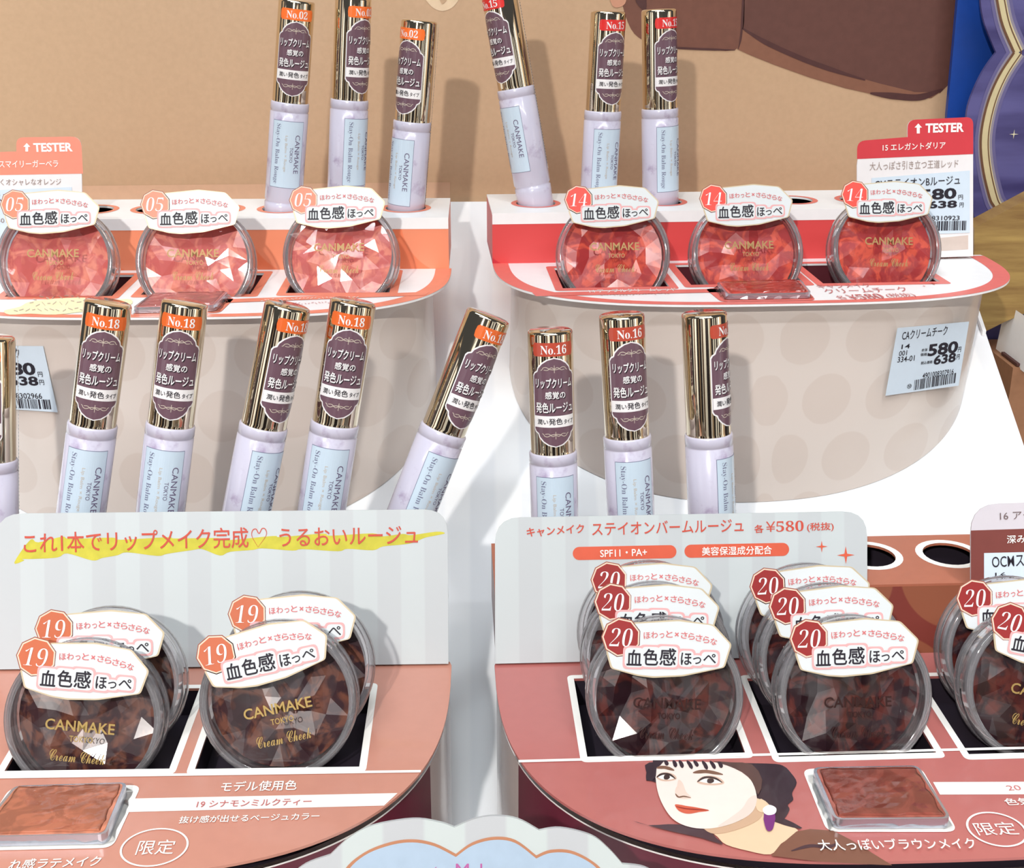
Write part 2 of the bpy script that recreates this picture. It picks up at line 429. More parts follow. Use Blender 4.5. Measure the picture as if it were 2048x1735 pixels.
def holder(st, fr, a0, a1, b0, b1, h, m_front, m_top, m_ring, holes, band=None, hr=8.4, rr=10.6, slant=0):
    hol = [list(reversed(circle(a, b, hr, 28))) for a, b in holes]
    slab('holder_top', fr, [(a0, b0 + slant), (a1, b0 + slant), (a1, b1), (a0, b1)], hol, .8, m_top, st, h - .8)
    V = [fr.pt(a, b + (slant if z > 0 and b == b0 else 0), z) for z in (.0, h - .8) for a, b in ((a0, b0), (a1, b0), (a1, b1), (a0, b1))]
    UV = [(a, z) for z in (.0, h) for a in (a0, a1, a1, a0)]
    hb = add('holder_box', V, [(0, 1, 5, 4), (1, 2, 6, 5), (2, 3, 7, 6), (3, 0, 4, 7), (3, 2, 1, 0)], m_front, st, False, UV)
    # dark inner faces stand in for the shade inside the hollow box
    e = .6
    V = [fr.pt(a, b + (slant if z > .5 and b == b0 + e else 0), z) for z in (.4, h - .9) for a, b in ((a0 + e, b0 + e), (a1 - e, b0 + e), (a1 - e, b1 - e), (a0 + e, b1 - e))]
    add('holder_inner_shade', V, [(4, 5, 1, 0), (5, 6, 2, 1), (6, 7, 3, 2), (7, 4, 0, 3), (0, 1, 2, 3)], DARK, st)
    for a, b in holes:
        slab('hole_ring', fr, circle(a, b, rr, 32), [list(reversed(circle(a, b, hr, 28)))], 0, m_ring, st, h + .08)
    if band:
        L = [fr.pt(a, b0 - .12, z) for a, z in ((a0, h - band), (a1, h - band), (a1, h), (a0, h))]
        add('white_band', L, [(0, 1, 2, 3)], WHITE, st)
def rim_print(fr, a0, a1, m, st):
    p, q = outline(a0, a1, 73), outline(a0 + 6.5, a1 - 6.5, 69); n = len(p)
    add('rim_print', [fr.pt(a, b, .1) for a, b in p + q], [(i, i + 1, i + 1 + n, i + n) for i in range(n - 1)], m, st)
def slot_from(fr, pxl, pxr, depth, pad=0):
    a0, b0 = fr.ab(*pxl); a1, b1 = fr.ab(*pxr); b = min(b0, b1)
    return [(a0 - pad, b), (a1 + pad, b), (a1 + pad, b + depth), (a0 - pad, b + depth)]

ZU, ZL = 86.0, 0.0
YAW_RU, YAW_RL = R_(2.6), R_(1.2)
def pivot(px, py, z): return zframe(z).hit(px, py)
FUR = zframe(ZU, YAW_RU); FUR.o = pivot(985, 527, ZU)
FUL = zframe(ZU, 0); FUL.o = pivot(903, 537, ZU)
FLR = zframe(ZL, YAW_RL); FLR.o = pivot(989, 1330, ZL)
FLL = zframe(ZL, 0); FLL.o = pivot(903, 1330, ZL)

def scribble(fr, p0, p1, hpx, m, par, lift, n, seed):
    """a line of print too small to read: short strokes"""
    rd = random.Random(seed); V = []; Fc = []
    for i in range(n):
        x0 = p0[0] + (p1[0] - p0[0]) * (i + rd.uniform(0, .2)) / n; x1 = p0[0] + (p1[0] - p0[0]) * (i + rd.uniform(.55, .85)) / n
        y = p0[1] + (p1[1] - p0[1]) * i / n; a = rd.uniform(.1, .9) * hpx; b = rd.uniform(.1, .9) * hpx; t = hpx * .16
        k_ = len(V); V += [fr.pt(*fr.ab(x, yy), lift) for x, yy in ((x0, y - a), (x1, y - b), (x1, y - b - t), (x0, y - a - t))]; Fc.append((k_, k_ + 1, k_ + 2, k_ + 3))
    return add('faint_print', V, Fc, m, par)

# ---- upper right stand (red)
wu = FUR.ab(1998, 528)[0]
sl = [slot_from(FUR, (1133, 573), (1330, 573), 34, 1.7), slot_from(FUR, (1388, 566), (1600, 566), 34, 1.7), slot_from(FUR, (1654, 566), (1872, 563), 34, 1.7)]
stUR = stand('white half round stand with pinkish red rim and red lip balm holder', 'tester stand', FUR, 0, wu, 73, WHITE, M_SKIRT, sl,
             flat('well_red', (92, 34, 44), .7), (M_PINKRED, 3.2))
FURT = Frame(FUR.o + Vector((0, 0, 21)), FUR.u, FUR.v)
hx = [FURT.ab(x, y) for x, y in ((1072, 407), (1196, 403), (1321, 399), (1446, 394), (1571, 390), (1697, 386), (1822, 381))]
bm_ = sum(h[1] for h in hx) / len(hx)
holder(stUR, FUR, 0, FUR.ab(1938, 505)[0] - 7, 0, 44, 21, M_RED_BOX, WHITE, M_PINKRED, [(h[0], 21) for h in hx], band=4.6)
o_ = outline(0, wu, 73)
rim_print(FUR, 0, wu, M_PINKRED, stUR)
# printed lines, captions and price on the tray
decal('caption_bar', FUR, [(1064, 586), (1440, 578), (1440, 585), (1072, 593)], M_PINKRED, stUR, .2)
text_px('14 アップルクリームレッド', FUR, (1180, 587), (1355, 583), 6.5, M_WHITEINK, stUR, .3, .02)
scribble(FUR, (1200, 594), (1340, 591), 5, M_PINKINK, stUR, .3, 22, 1)
text_px('キャンメイク', FUR, (1640, 578), (1745, 575), 8, M_PINKINK, stUR, .3, .0)
text_px('クリームチーク', FUR, (1655, 588), (1820, 583), 9, M_PINKINK, stUR, .3, .0)
text_px('各', FUR, (1680, 600), (1698, 599), 8, M_PINKINK, stUR, .3, .0)
text_px(serif('¥580'), FUR, (1704, 600), (1772, 597), 10, M_PINKINK, stUR, .3, .0)
text_px('(税抜)', FUR, (1780, 597), (1836, 595), 9, M_PINKINK, stUR, .3, .0)
def star4(cx, cy, r, k=.22):
    return [(cx + (r if i % 2 == 0 else r * k) * math.cos(math.pi * i / 4), cy + (r if i % 2 == 0 else r * k) * math.sin(math.pi * i / 4)) for i in range(8)]
for cx, cy, r in ((1866, 568, 11), (1848, 573, 5)):
    a, b = FUR.ab(cx, cy); slab('star_print', FUR, star4(a, b, r * .2), [], 0, M_INKRED, stUR, .3)
scribble(FUR, (1880, 520), (1945, 514), 6, M_GREYINK, stUR, .3, 16, 7)

# ---- upper left stand (orange)
hwL = -wu
sl = [slot_from(FUL, (20, 592), (215, 592), 34, 1.7), slot_from(FUL, (292, 588), (492, 588), 34, 1.7), slot_from(FUL, (580, 586), (770, 584), 34, 1.7)]
stUL = stand('white half round stand with coral rim and orange lip balm holder', 'tester stand', FUL, hwL, 0, 73, WHITE, M_SKIRT, sl,
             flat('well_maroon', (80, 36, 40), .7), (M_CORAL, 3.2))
FULT = Frame(FUL.o + Vector((0, 0, 21)), FUL.u, FUL.v)
hx = [FULT.ab(x, 414) for x in (812, 690, 567, 443, 318, 193, 70)]
holder(stUL, FUL, hwL + 6, -1.0, 0, 44, 21, M_ORANGE_BOX, WHITE, M_CORAL, [(h[0], 21) for h in hx], band=4.6)
rim_print(FUL, hwL, 0, M_CORAL, stUL)
decal('caption_bar', FUL, [(452, 599), (860, 584), (850, 591), (452, 606)], M_CORAL, stUL, .2)
scribble(FUL, (520, 604), (720, 598), 5.5, M_WHITEINK, stUL, .3, 26, 2)
scribble(FUL, (540, 613), (690, 608), 5, M_PINKINK, stUL, .3, 22, 3)
# handwriting over yellow marker on the tray
decal('marker_print', FUL, [(8, 622), (40, 614), (60, 604), (110, 598), (170, 596), (168, 604), (230, 600), (262, 600), (256, 612), (180, 622), (110, 630), (60, 628), (20, 630)], paper('pale_yellow_marker', (250, 245, 196), .6, .2, .1), stUL, .2, 3)
scribble(FUL, (66, 604), (165, 600), 11, M_PALEINK, stUL, .3, 8, 4)
scribble(FUL, (58, 616), (165, 612), 11, M_PALEINK, stUL, .3, 9, 5)
scribble(FUL, (26, 628), (172, 627), 11, M_PALEINK, stUL, .3, 12, 6)

# ---- lower right stand (rose)
wl = 214.0
sl = [slot_from(FLR, (1185, 1503), (1478, 1505), 41, 1.7), slot_from(FLR, (1566, 1503), (1860, 1505), 41, 1.7), slot_from(FLR, (1945, 1500), (2235, 1500), 41, 1.7)]
stLR = stand('rose pink half round stand with maroon skirt and portrait print', 'tester stand', FLR, 0, wl, 97, M_ROSE, M_MAROON, sl, DARK, (M_WHITEINK, 2.0), side=M_SIDE)
FLRT = Frame(FLR.o + Vector((0, 0, 20)), FLR.u, FLR.v)
hx = [FLRT.ab(1745 + 160 * i, 1119 - 3 * i) for i in range(-4, 3)]
holder(stLR, FLR, 0.5, wl - .5, 1.5, 46, 20, M_BROWN_BOX, M_BROWN_TOP, M_WHITEINK, [(h[0], 31) for h in hx], hr=8.4, rr=10.8, slant=8.5)
LW = [FLR.ab(1037, 1523), FLR.ab(1500, 1527), FLR.ab(1800, 1527), FLR.ab(2200, 1519)]
line_decal('divider_line', FLR, [(LW[0][0] + (LW[3][0] - LW[0][0]) * i / 20, LW[0][1]) for i in range(21)], 1.15, M_WHITEINK, stLR, .25)
b_ = decal('name_band', FLR, [(1866, 1564), (2140, 1563), (2140, 1588), (1880, 1589)], M_WHITEINK, stLR, .12)
text_px('20', FLR, (2017, 1582), (2044, 1581), 10, M_PINKINK, stLR, .35, .0)
text_px('色気', FLR, (2014, 1612), (2066, 1610), 14, M_WHITEINK, stLR, .3, .02)
a, b = FLR.ab(1993, 1659)
def ring_print(fr, a, b, r, w, m, par, lift, ry=None):
    slab('ring_print', fr, circle(a, b, r, 48, ry), [list(reversed(circle(a, b, r - w, 48, (ry or r) - w)))], 0, m, par, lift)
ring_print(FLR, a, b, 7.4, .55, M_WHITEINK, stLR, .3, 7.0)
text_px('限定', FLR, (1958, 1672), (2040, 1670), 26, M_WHITEINK, stLR, .3, .0)
text_px('大人っぽいブラウンメイク', FLR, (1640, 1707), (1955, 1703), 22, M_WHITEINK, stLR, 1.0, .015)

# ---- lower left stand (salmon)
sl = [slot_from(FLL, (24, 1537), (326, 1537), 41, 1.7), slot_from(FLL, (404, 1533), (706, 1533), 41, 1.7)]
stLL = stand('salmon half round stand with dark maroon skirt and limited edition print', 'tester stand', FLL, -wl, 0, 97, M_SALMON, M_MAROON, sl, DARK, (M_WHITEINK, 2.0), side=M_SIDE)
holder(stLL, FLL, -wl + .5, -2.0, 1.5, 46, 20, M_BROWN_BOX, M_BROWN_TOP, M_WHITEINK,
       [(Frame(FLL.o + Vector((0, 0, 20)), FLL.u, FLL.v).ab(x, 1122)[0], 31) for x in (-40, 120, 290, 450, 612, 775)], hr=8.4, rr=10.8, slant=8.5)
L0 = FLL.ab(0, 1558); L1 = FLL.ab(842, 1540)
line_decal('divider_line', FLL, [(L0[0] - 20, (L0[1] + L1[1]) / 2), (L1[0], (L0[1] + L1[1]) / 2)], 1.1, M_WHITEINK, stLL, .25)
decal('name_band', FLL, [(262, 1597), (795, 1586), (768, 1611), (252, 1624)], M_WHITEINK, stLL, .12)
text_px('モデル使用色', FLL, (440, 1585), (592, 1581), 20, M_WHITEINK, stLL, .3, .02)
text_px('19 シナモンミルクティー', FLL, (392, 1617), (622, 1611), 14, M_PINKINK, stLL, .35, .012)
text_px('抜け感が出せるベージュカラー', FLL, (357, 1648), (638, 1640), 14, M_WHITEINK, stLL, .3, .02)
a, b = FLL.ab(309, 1695)
ring_print(FLL, a, b, 8.3, .5, M_WHITEINK, stLL, .3, 7.4)
text_px('限定', FLL, (270, 1711), (345, 1709), 29, M_WHITEINK, stLL, .3, .0)
text_px('れ感ラテメイク', FLL, (15, 1741), (198, 1733), 20, M_WHITEINK, stLL, .3, .02)

# ---- portrait photograph printed on the lower right tray
def c8(*p): return [(950 + x / 2.926, 1450 + y / 2.926) for x, y in p]
M_SKIN = paper('portrait_skin_print', (240, 224, 214), .35, .4, .02, .3)
M_SKIN2 = paper('portrait_neck_print', (228, 198, 164), .35, .4, .02, .3)
M_HAIR = paper('portrait_hair_print', (58, 42, 50), .35, .4, .1, .3)
M_HAIR2 = paper('portrait_hair_light_print', (92, 66, 62), .35, .4, .1, .3)
M_GARM = paper('portrait_garment_print', (124, 82, 66), .35, .4, .05, .3)
M_GARD = paper('portrait_dark_garment_print', (72, 48, 56), .35, .4, .05, .3)
M_LIP = paper('portrait_lip_print', (206, 92, 64), .35, .4, .04, .3)
M_EYE = paper('portrait_eye_print', (64, 46, 44), .35, .4, .02, .3)
M_BROW = paper('portrait_brow_print', (124, 88, 70), .35, .4, .02, .3)
M_BLUSH = paper('portrait_blush_print', (236, 205, 190), .35, .4, .02, .3)
pr = decal('portrait_print', FLR, c8((1020, 222), (1003, 280), (1003, 325), (1030, 330), (1300, 400), (1640, 430), (1760, 545), (1800, 560), (1840, 500), (1830, 470), (1862, 440), (1855, 400), (1882, 340), (1850, 285), (1800, 240), (1700, 228), (1300, 222)), M_HAIR, stLR, .3, 3)
pr['label'] = 'printed portrait of a person with dark gathered hair and a purple earring'
D8 = lambda name, m, lift, sm, *p: decal(name, FLR, c8(*p), m, pr, lift, sm)
D8('neck_print', M_SKIN2, .4, 3, (1370, 600), (1560, 560), (1650, 440), (1720, 470), (1760, 560), (1890, 620), (1790, 700), (1730, 762), (1600, 742), (1470, 705), (1420, 660))
D8('dark_garment_print', M_GARD, .45, 2, (925, 566), (1010, 592), (1130, 586), (1240, 592), (1360, 622), (1410, 665), (1450, 706), (1330, 668), (1180, 635), (1040, 600))
D8('hair_wisp_print', M_HAIR, .46, 2, (1700, 540), (1790, 545), (1915, 608), (1860, 606), (1760, 575))
D8('garment_print', M_GARM, .5, 0, (1733, 772), (1780, 715), (1880, 630), (1960, 615), (2095, 625), (2200, 680), (2440, 828), (2250, 820), (2000, 805))
pline(FLR, c8((1850, 745), (1960, 715), (2060, 722), (2120, 700)), 1.2, M_GARD, pr, .56, 5)
D8('face_print', M_SKIN, .6, 4, (1062, 232), (1058, 330), (1075, 420), (1112, 500), (1160, 560), (1230, 598), (1320, 615), (1420, 608), (1530, 575), (1620, 520), (1648, 440), (1625, 350), (1570, 285), (1480, 240), (1380, 226), (1200, 222))
D8('jaw_shade_print', paper('portrait_neck_shade_print', (204, 168, 138), .35, .4, .02, .3), .52, 3, (1340, 608), (1440, 604), (1540, 572), (1630, 510), (1660, 450), (1690, 500), (1660, 560), (1560, 610), (1450, 640), (1380, 640))
D8('ear_print', M_SKIN2, .62, 3, (1640, 440), (1690, 455), (1715, 490), (1690, 520), (1650, 505))
D8('fringe_print', M_HAIR, .7, 0, (1040, 216), (1110, 216), (1085, 245), (1062, 262), (1058, 310), (1040, 330))
D8('fringe_print', M_HAIR2, .68, 2, (1390, 222), (1500, 228), (1620, 240), (1680, 330), (1655, 420), (1625, 345), (1560, 285), (1470, 245))
for q in (((1110, 216), (1122, 248)), ((1160, 217), (1172, 258)), ((1195, 217), (1212, 262)), ((1240, 218), (1268, 268)), ((1280, 218), (1300, 255)), ((1330, 220), (1356, 272)), ((1375, 220), (1402, 268)), ((1425, 224), (1440, 262))):
    pline(FLR, c8(q[0], ((q[0][0] + q[1][0]) / 2 + 4, (q[0][1] + q[1][1]) / 2), q[1]), 1.1, M_HAIR, pr, .74, 4, 'fringe_strand')
pline(FLR, c8((1062, 262), (1110, 258), (1165, 276)), 1.4, M_BROW, pr, .72, 5, 'brow_print')
pline(FLR, c8((1275, 290), (1350, 282), (1450, 300)), 1.5, M_BROW, pr, .72, 5, 'brow_print')
M_LID2 = paper('portrait_eyeshadow_print', (214, 180, 160), .35, .4, .02, .3)
D8('eyeshadow_print', M_LID2, .66, 4, (1062, 316), (1080, 294), (1120, 286), (1165, 300), (1178, 326), (1130, 338), (1085, 334))
D8('eyeshadow_print', M_LID2, .66, 4, (1298, 342), (1330, 312), (1390, 306), (1440, 326), (1456, 352), (1400, 362), (1335, 358))
D8('nose_shade_print', paper('portrait_nose_shade_print', (230, 205, 190), .35, .4, .02, .3), .65, 4, (1190, 330), (1215, 350), (1235, 400), (1265, 432), (1240, 442), (1195, 438), (1172, 418), (1180, 380))
D8('cheek_shade_print', paper('portrait_cheek_shade_print', (232, 208, 196), .35, .4, .02, .3), .63, 4, (1640, 420), (1648, 450), (1620, 520), (1530, 572), (1420, 604), (1480, 560), (1560, 500), (1600, 440))
D8('eye_print', M_WHITEINK, .7, 4, (1070, 312), (1100, 302), (1140, 306), (1165, 322), (1130, 330), (1090, 326))
D8('eye_print', M_WHITEINK, .7, 4, (1310, 336), (1350, 324), (1400, 328), (1440, 346), (1395, 352), (1345, 348))
D8('iris_print', M_EYE, .74, 3, (1108, 304), (1132, 302), (1140, 318), (1125, 330), (1105, 326))
D8('iris_print', M_EYE, .74, 3, (1362, 326), (1392, 326), (1398, 342), (1378, 352), (1358, 346))
pline(FLR, c8((1062, 318), (1095, 298), (1135, 300), (1172, 326)), .8, M_EYE, pr, .78, 5, 'lash_print')
pline(FLR, c8((1300, 344), (1345, 318), (1400, 322), (1446, 348)), .8, M_EYE, pr, .78, 5, 'lash_print')
pline(FLR, c8((1172, 412), (1190, 432), (1222, 428), (1262, 436)), .55, M_BROW, pr, .72, 5, 'nose_print')
pline(FLR, c8((1205, 340), (1178, 380), (1172, 412)), .3, M_BLUSH, pr, .72, 5, 'nose_print')
D8('lip_print', M_LIP, .72, 4, (1170, 476), (1205, 478), (1235, 484), (1290, 492), (1370, 510), (1310, 520), (1250, 530), (1205, 520), (1180, 500))
pline(FLR, c8((1176, 488), (1240, 502), (1366, 510)), .45, paper('portrait_lip_line', (150, 50, 44), .4), pr, .78, 5, 'lip_line_print')
D8('earring_print', paper('earring_purple_print', (120, 50, 120), .3), .78, 2, (1690, 530), (1755, 530), (1748, 600), (1735, 628), (1712, 632), (1695, 600))
D8('earring_print', M_WHITEINK, .82, 4, (1685, 500), (1720, 480), (1760, 498), (1755, 530), (1715, 540), (1688, 525))

# ---- price stickers on the skirts
def curved_sticker(st, fr, a0, a1, depth, px, name='price_label'):
    """flat sticker plane touching the skirt: returns a frame whose pixels map on it"""
    c = [fr.hit(*q) for q in px]
def skirt_frame(fr, a0, a1, depth, px):
    """vertical tangent plane of the skirt where the photo pixel meets it"""
    w = inset(None, 7.6, a0, a1, depth, 2.65); best = None; d = ray(*px)
    for i in range(len(w) - 1):
        p, q = fr.pt(*w[i]), fr.pt(*w[i + 1])
        u = q - p; u.z = 0
        f2 = Frame((p.x, p.y, 0), u, (0, 0, 1)); h = f2.hit(*px); t = (h - f2.o).dot(f2.u)
        if -1e-6 <= t <= u.length:
            z = (h - CAM).length
            if best is None or z < best[0]: best = (z, f2)
    f2 = best[1]; f2.o = f2.o + f2.n * (0 if f2.n.y < 0 else 0)
    if f2.n.y > 0: f2 = Frame(f2.o, -f2.u, f2.v)
    return f2
def price_label(st, fr, box, name='price_label'):
    pl = decal(name, fr, box, M_PRICE, st, .5, 0, (), .15)
    pl['label'] = 'pale blue white price sticker with black digits and barcode'
    return pl
def barcode(fr, p0, p1, hpx, par, lift, seed=3, n=30):
    """bars between bottom pixels p0 and p1"""
    rnd = random.Random(seed); x = 0; V = []; Fc = []
    a = Vector(fr.ab(*p0)); b = Vector(fr.ab(*p1)); U = (b - a); W = Vector((-U.y, U.x)).normalized()
    hh = (Vector(fr.ab(p0[0], p0[1] - hpx)) - a).dot(W)
    ws = [rnd.choice((1, 1, 1, 2, 2, 3)) for _ in range(n * 2)]; tot = sum(ws)
    for i, w in enumerate(ws):
        if i % 2 == 0:
            q = len(V)
            for t, y in ((x, 0), (x + w, 0), (x + w, 1), (x, 1)): V.append(fr.pt(*(a + U * (t / tot) + W * (hh * y)), lift))
            Fc.append((q, q + 1, q + 2, q + 3))
        x += w
    return add('barcode', V, Fc, M_BLACKINK, par)
FS = skirt_frame(FUR, 0, wu, 73, (1850, 720))
pl = price_label(stUR, FS, [(1793, 655), (1936, 642), (1915, 770), (1769, 790)])
T = lambda s, p0, p1, h, bold=.01, m=M_BLACKINK, fr=FS, par=pl, lift=.75: text_px(s, fr, p0, p1, h, m, par, lift, bold)
T('CAクリームチーク', (1801, 679), (1891, 668), 18)
T('14', (1800, 697), (1817, 695), 9); T('001', (1795, 711), (1811, 709), 10); T('334-01', (1792, 724), (1826, 720), 11)
T('580', (1852, 712), (1912, 704), 24, .035); T('638', (1864, 729), (1908, 722), 19, .035)
T('円', (1913, 703), (1919, 702), 10); T('円', (1910, 718), (1916, 717), 10)
T('本体', (1840, 702), (1852, 701), 6); T('価格', (1838, 711), (1851, 710), 6); T('税込価格', (1839, 728), (1862, 725), 6)
T('4901008307916', (1842, 756), (1904, 747), 11)
barcode(FS, (1825, 779), (1909, 764), 20, pl, .75)
T('⑩', (1811, 776), (1820, 775), 9)
FS = skirt_frame(FUL, hwL, 0, 73, (60, 760))
pl = price_label(stUL, FS, [(-50, 690), (88, 691), (117, 823), (-45, 812)])
T = lambda s, p0, p1, h, bold=.01, m=M_BLACKINK: text_px(s, FS, p0, p1, h, m, pl, .75, bold)
T('CAクリームチーク', (-45, 716), (43, 713), 18)
T('580', (2, 748), (75, 749), 25, .035); T('638', (22, 769), (80, 770), 19, .035)
T('円', (79, 752), (88, 752), 10); T('円', (82, 768), (91, 768), 10)
T('4901008302966', (-10, 795), (87, 796), 11)
barcode(FS, (-10, 813), (106, 817), 19, pl, .75, 5)

# ------------------------------------------------------------------ aisle walls and floor, added out of view for caps and plastic to mirror
M_AIS = [flat('aisle_dark_panel', (34, 28, 34), .6), flat('aisle_white_panel', (232, 232, 230), .5), flat('aisle_beige_panel', (170, 150, 128), .5), flat('aisle_brown_panel', (74, 50, 40), .5)]
def box_between(name, p, q, z0, z1, th, m, parent=None):
    d = (Vector(q) - Vector(p)).normalized(); nrm = Vector((d.y, -d.x)) * th
    c = [Vector(p), Vector(q), Vector(q) + nrm, Vector(p) + nrm]
    V = [(v.x, v.y, z) for z in (z0, z1) for v in c]
    return add(name, V, [(3, 2, 1, 0), (4, 5, 6, 7), (0, 1, 5, 4), (1, 2, 6, 5), (2, 3, 7, 6), (3, 0, 4, 7)], m, parent)
def shelf_wall(name, p, q, label, seq):
    d = (Vector(q) - Vector(p)).normalized(); inn = Vector((d.y, -d.x))
    w = box_between(name, Vector(p) - inn * 40, Vector(q) - inn * 40, -900, 900, 40, M_AIS[3]); tag(w, label, kind='structure')
    d = (Vector(q) - Vector(p)); L = d.length; d.normalize(); x = 20; i = 0
    while True:
        w_, m_ = seq[i % len(seq)]; i += 1
        if x + w_ > L - 20: break
        box_between('reflection_panel', Vector(p) + d * x, Vector(p) + d * (x + w_), -880, 880, 14, M_AIS[m_], w); x += w_ + 12
SEQ = [(int(w * 2.0), m) for w, m in [(260, 0), (150, 1), (180, 0), (120, 2), (90, 1), (240, 0), (200, 1), (120, 3), (60, 1), (220, 0), (180, 2), (140, 1), (70, 0), (50, 1), (200, 0), (160, 1), (260, 3), (90, 1), (140, 0), (70, 1), (180, 2), (240, 0), (160, 1), (90, 0), (120, 2)]]  # panel widths and tones chosen to stripe the gold caps' reflections
shelf_wall('wall_front', (2000, -1500), (-2000, -1500), 'added unseen shelving wall on the far side of the shop aisle', SEQ)
shelf_wall('wall_left', (-1700, -1500), (-1700, 660), 'added unseen shelving wall at the left end of the shop aisle', SEQ[5:])
shelf_wall('wall_right', (1700, 660), (1700, -1500), 'added unseen shelving wall at the right end of the shop aisle', SEQ[9:])
fl = add('floor', [(-2000, -1540, -900), (2000, -1540, -900), (2000, 640, -900), (-2000, 640, -900)], [(0, 1, 2, 3)], paper('pale_shop_floor', (196, 190, 184), .3))
tag(fl, 'pale shop floor far below the display', kind='structure')

# ------------------------------------------------------------------ lip balm tubes
RC, RB = 7.2, 7.75                                     # cap and body radius
Z_BODY, Z_TOP = 56.5, 96.0
k = NT('pale_gold_mirror'); M_GOLD = k.fin(rgb((222, 208, 182)), .06, 1, .5)
k = NT('lavender_blossom_print')
v = k.noise(190, 4, rough=.6); v2 = k.noise(70, 2)
M_LAV = k.fin(k.mix(k.val('MULTIPLY', k.ramp(v, .55, .72), k.ramp(v2, .42, .6)), rgb((203, 200, 217)), rgb((168, 154, 182))), .22, 0, .5, .4)
M_LAVP = flat('lavender_plastic', (214, 208, 226), .22, 0, .5, .4)
M_PURPLE = flat('plum_label_ink', (108, 80, 92), .3, 0, .4, .4)
M_LBLUE = flat('pale_blue_label', (200, 218, 232), .3, 0, .4, .4)
M_SLATE = flat('slate_blue_ink', (120, 124, 150), .5)
M_BEIGEINK = flat('beige_ink', (196, 184, 170), .5)
M_VIOLETINK = flat('violet_grey_ink', (104, 92, 122), .5)
M_LABELW = flat('label_white', (240, 238, 238), .3, 0, .4, .4)
M_SHAD = flat('lettering_shadow_ink', (34, 26, 34), .5)
BADGE = {'02': flat('badge_orange', (250, 118, 48), .3, 0, .4, .4), '15': flat('badge_red', (222, 46, 44), .3, 0, .4, .4),
         '18': flat('badge_burnt_orange', (226, 104, 42), .3, 0, .4, .4), '16': flat('badge_brick', (186, 74, 54), .3, 0, .4, .4)}
M_FILM = clear('clear_sleeve_film', (255, 255, 255), 1.2, .06, 0.0)

def lathe(prof, n=48):
    V = []; Fc = []; m = len(prof)
    for i in range(n):
        a = 2 * math.pi * i / n
        for r, z in prof: V.append((r * math.sin(a), -r * math.cos(a), z))
    for i in range(n):
        for j in range(m - 1):
            Fc.append((i * m + j, ((i + 1) % n) * m + j, ((i + 1) % n) * m + j + 1, i * m + j + 1))
    return V, Fc
def bend(geo, r, step=.7):
    """wrap a flat 2d mesh (x = arc, y = height) round the tube; front is -y"""
    V, Fc = geo; bm = bmesh.new(); vs_ = [bm.verts.new((v[0], v[1], v[2] if len(v) > 2 else 0)) for v in V]
    for f in Fc:
        try: bm.faces.new([vs_[i] for i in f])
        except ValueError: pass
    xs = [v[0] for v in V]; x0, x1 = min(xs), max(xs); x = math.ceil(x0 / step) * step
    while x < x1:
        bmesh.ops.bisect_plane(bm, geom=bm.verts[:] + bm.edges[:] + bm.faces[:], plane_co=(x, 0, 0), plane_no=(1, 0, 0)); x += step
    bm.verts.index_update()
    out = [((r + v.co.z) * math.sin(v.co.x / r), -(r + v.co.z) * math.cos(v.co.x / r), v.co.y) for v in bm.verts]
    fc = [tuple(v.index for v in f.verts) for f in bm.faces]
    bm.free(); return out, fc
def flat_geo(outer, holes=()):
    V, Fc = slab_geo(outer, holes, 0); return [(v[0], v[1]) for v in V], Fc
def join2(*gs):
    V = []; Fc = []
    for v, f in gs:
        n = len(V); V += v; Fc += [tuple(i + n for i in q) for q in f]
    return V, Fc
def line2(pts, w, sm=6):
    out = []
    for i in range(len(pts) - 1):
        a = Vector(pts[max(i - 1, 0)]); b = Vector(pts[i]); c = Vector(pts[i + 1]); d = Vector(pts[min(i + 2, len(pts) - 1)])
        for j in range(sm):
            t = j / sm; out.append(tuple(.5 * ((2 * b) + (c - a) * t + (2 * a - 5 * b + 4 * c - d) * t * t + (3 * b - a - 3 * c + d) * t ** 3)))
    out.append(pts[-1]); L, Rr = ribbon(out, w); n = len(out)
    return L + Rr, [(i, i + n, i + 1 + n, i + 1) for i in range(n - 1)]
def tube_mesh(name, geo, r, mat): V, Fc = bend(geo, r); return mesh(name, V, Fc, mat)

prof = [(0, .0), (6.6, 0), (7.3, .4), (7.55, 1.2), (7.6, 12.5), (7.7, 13.2), (7.7, 15.6), (7.35, 15.9), (7.35, 16.5), (RB, 16.9), (RB, 52.4), (7.5, 52.6), (7.5, 53.0), (RB, 53.2), (RB, 56), (7.5, Z_BODY), (RC - .2, Z_BODY)]
V, Fc = lathe(prof); ME_BODY = mesh('body', V, Fc, M_LAV, True)
prof = [(RC - .3, Z_BODY - 1), (RC, Z_BODY - .6), (RC, Z_BODY + .3), (RC - .06, Z_BODY + .6), (RC, Z_BODY + 1), (RC, Z_TOP - 1.0), (RC - .25, Z_TOP - .35), (RC - .9, Z_TOP), (0, Z_TOP + .15)]
V, Fc = lathe(prof, 64); ME_CAP = mesh('cap', V, Fc, M_GOLD, True)
for me in (ME_BODY, ME_CAP):
    md = None
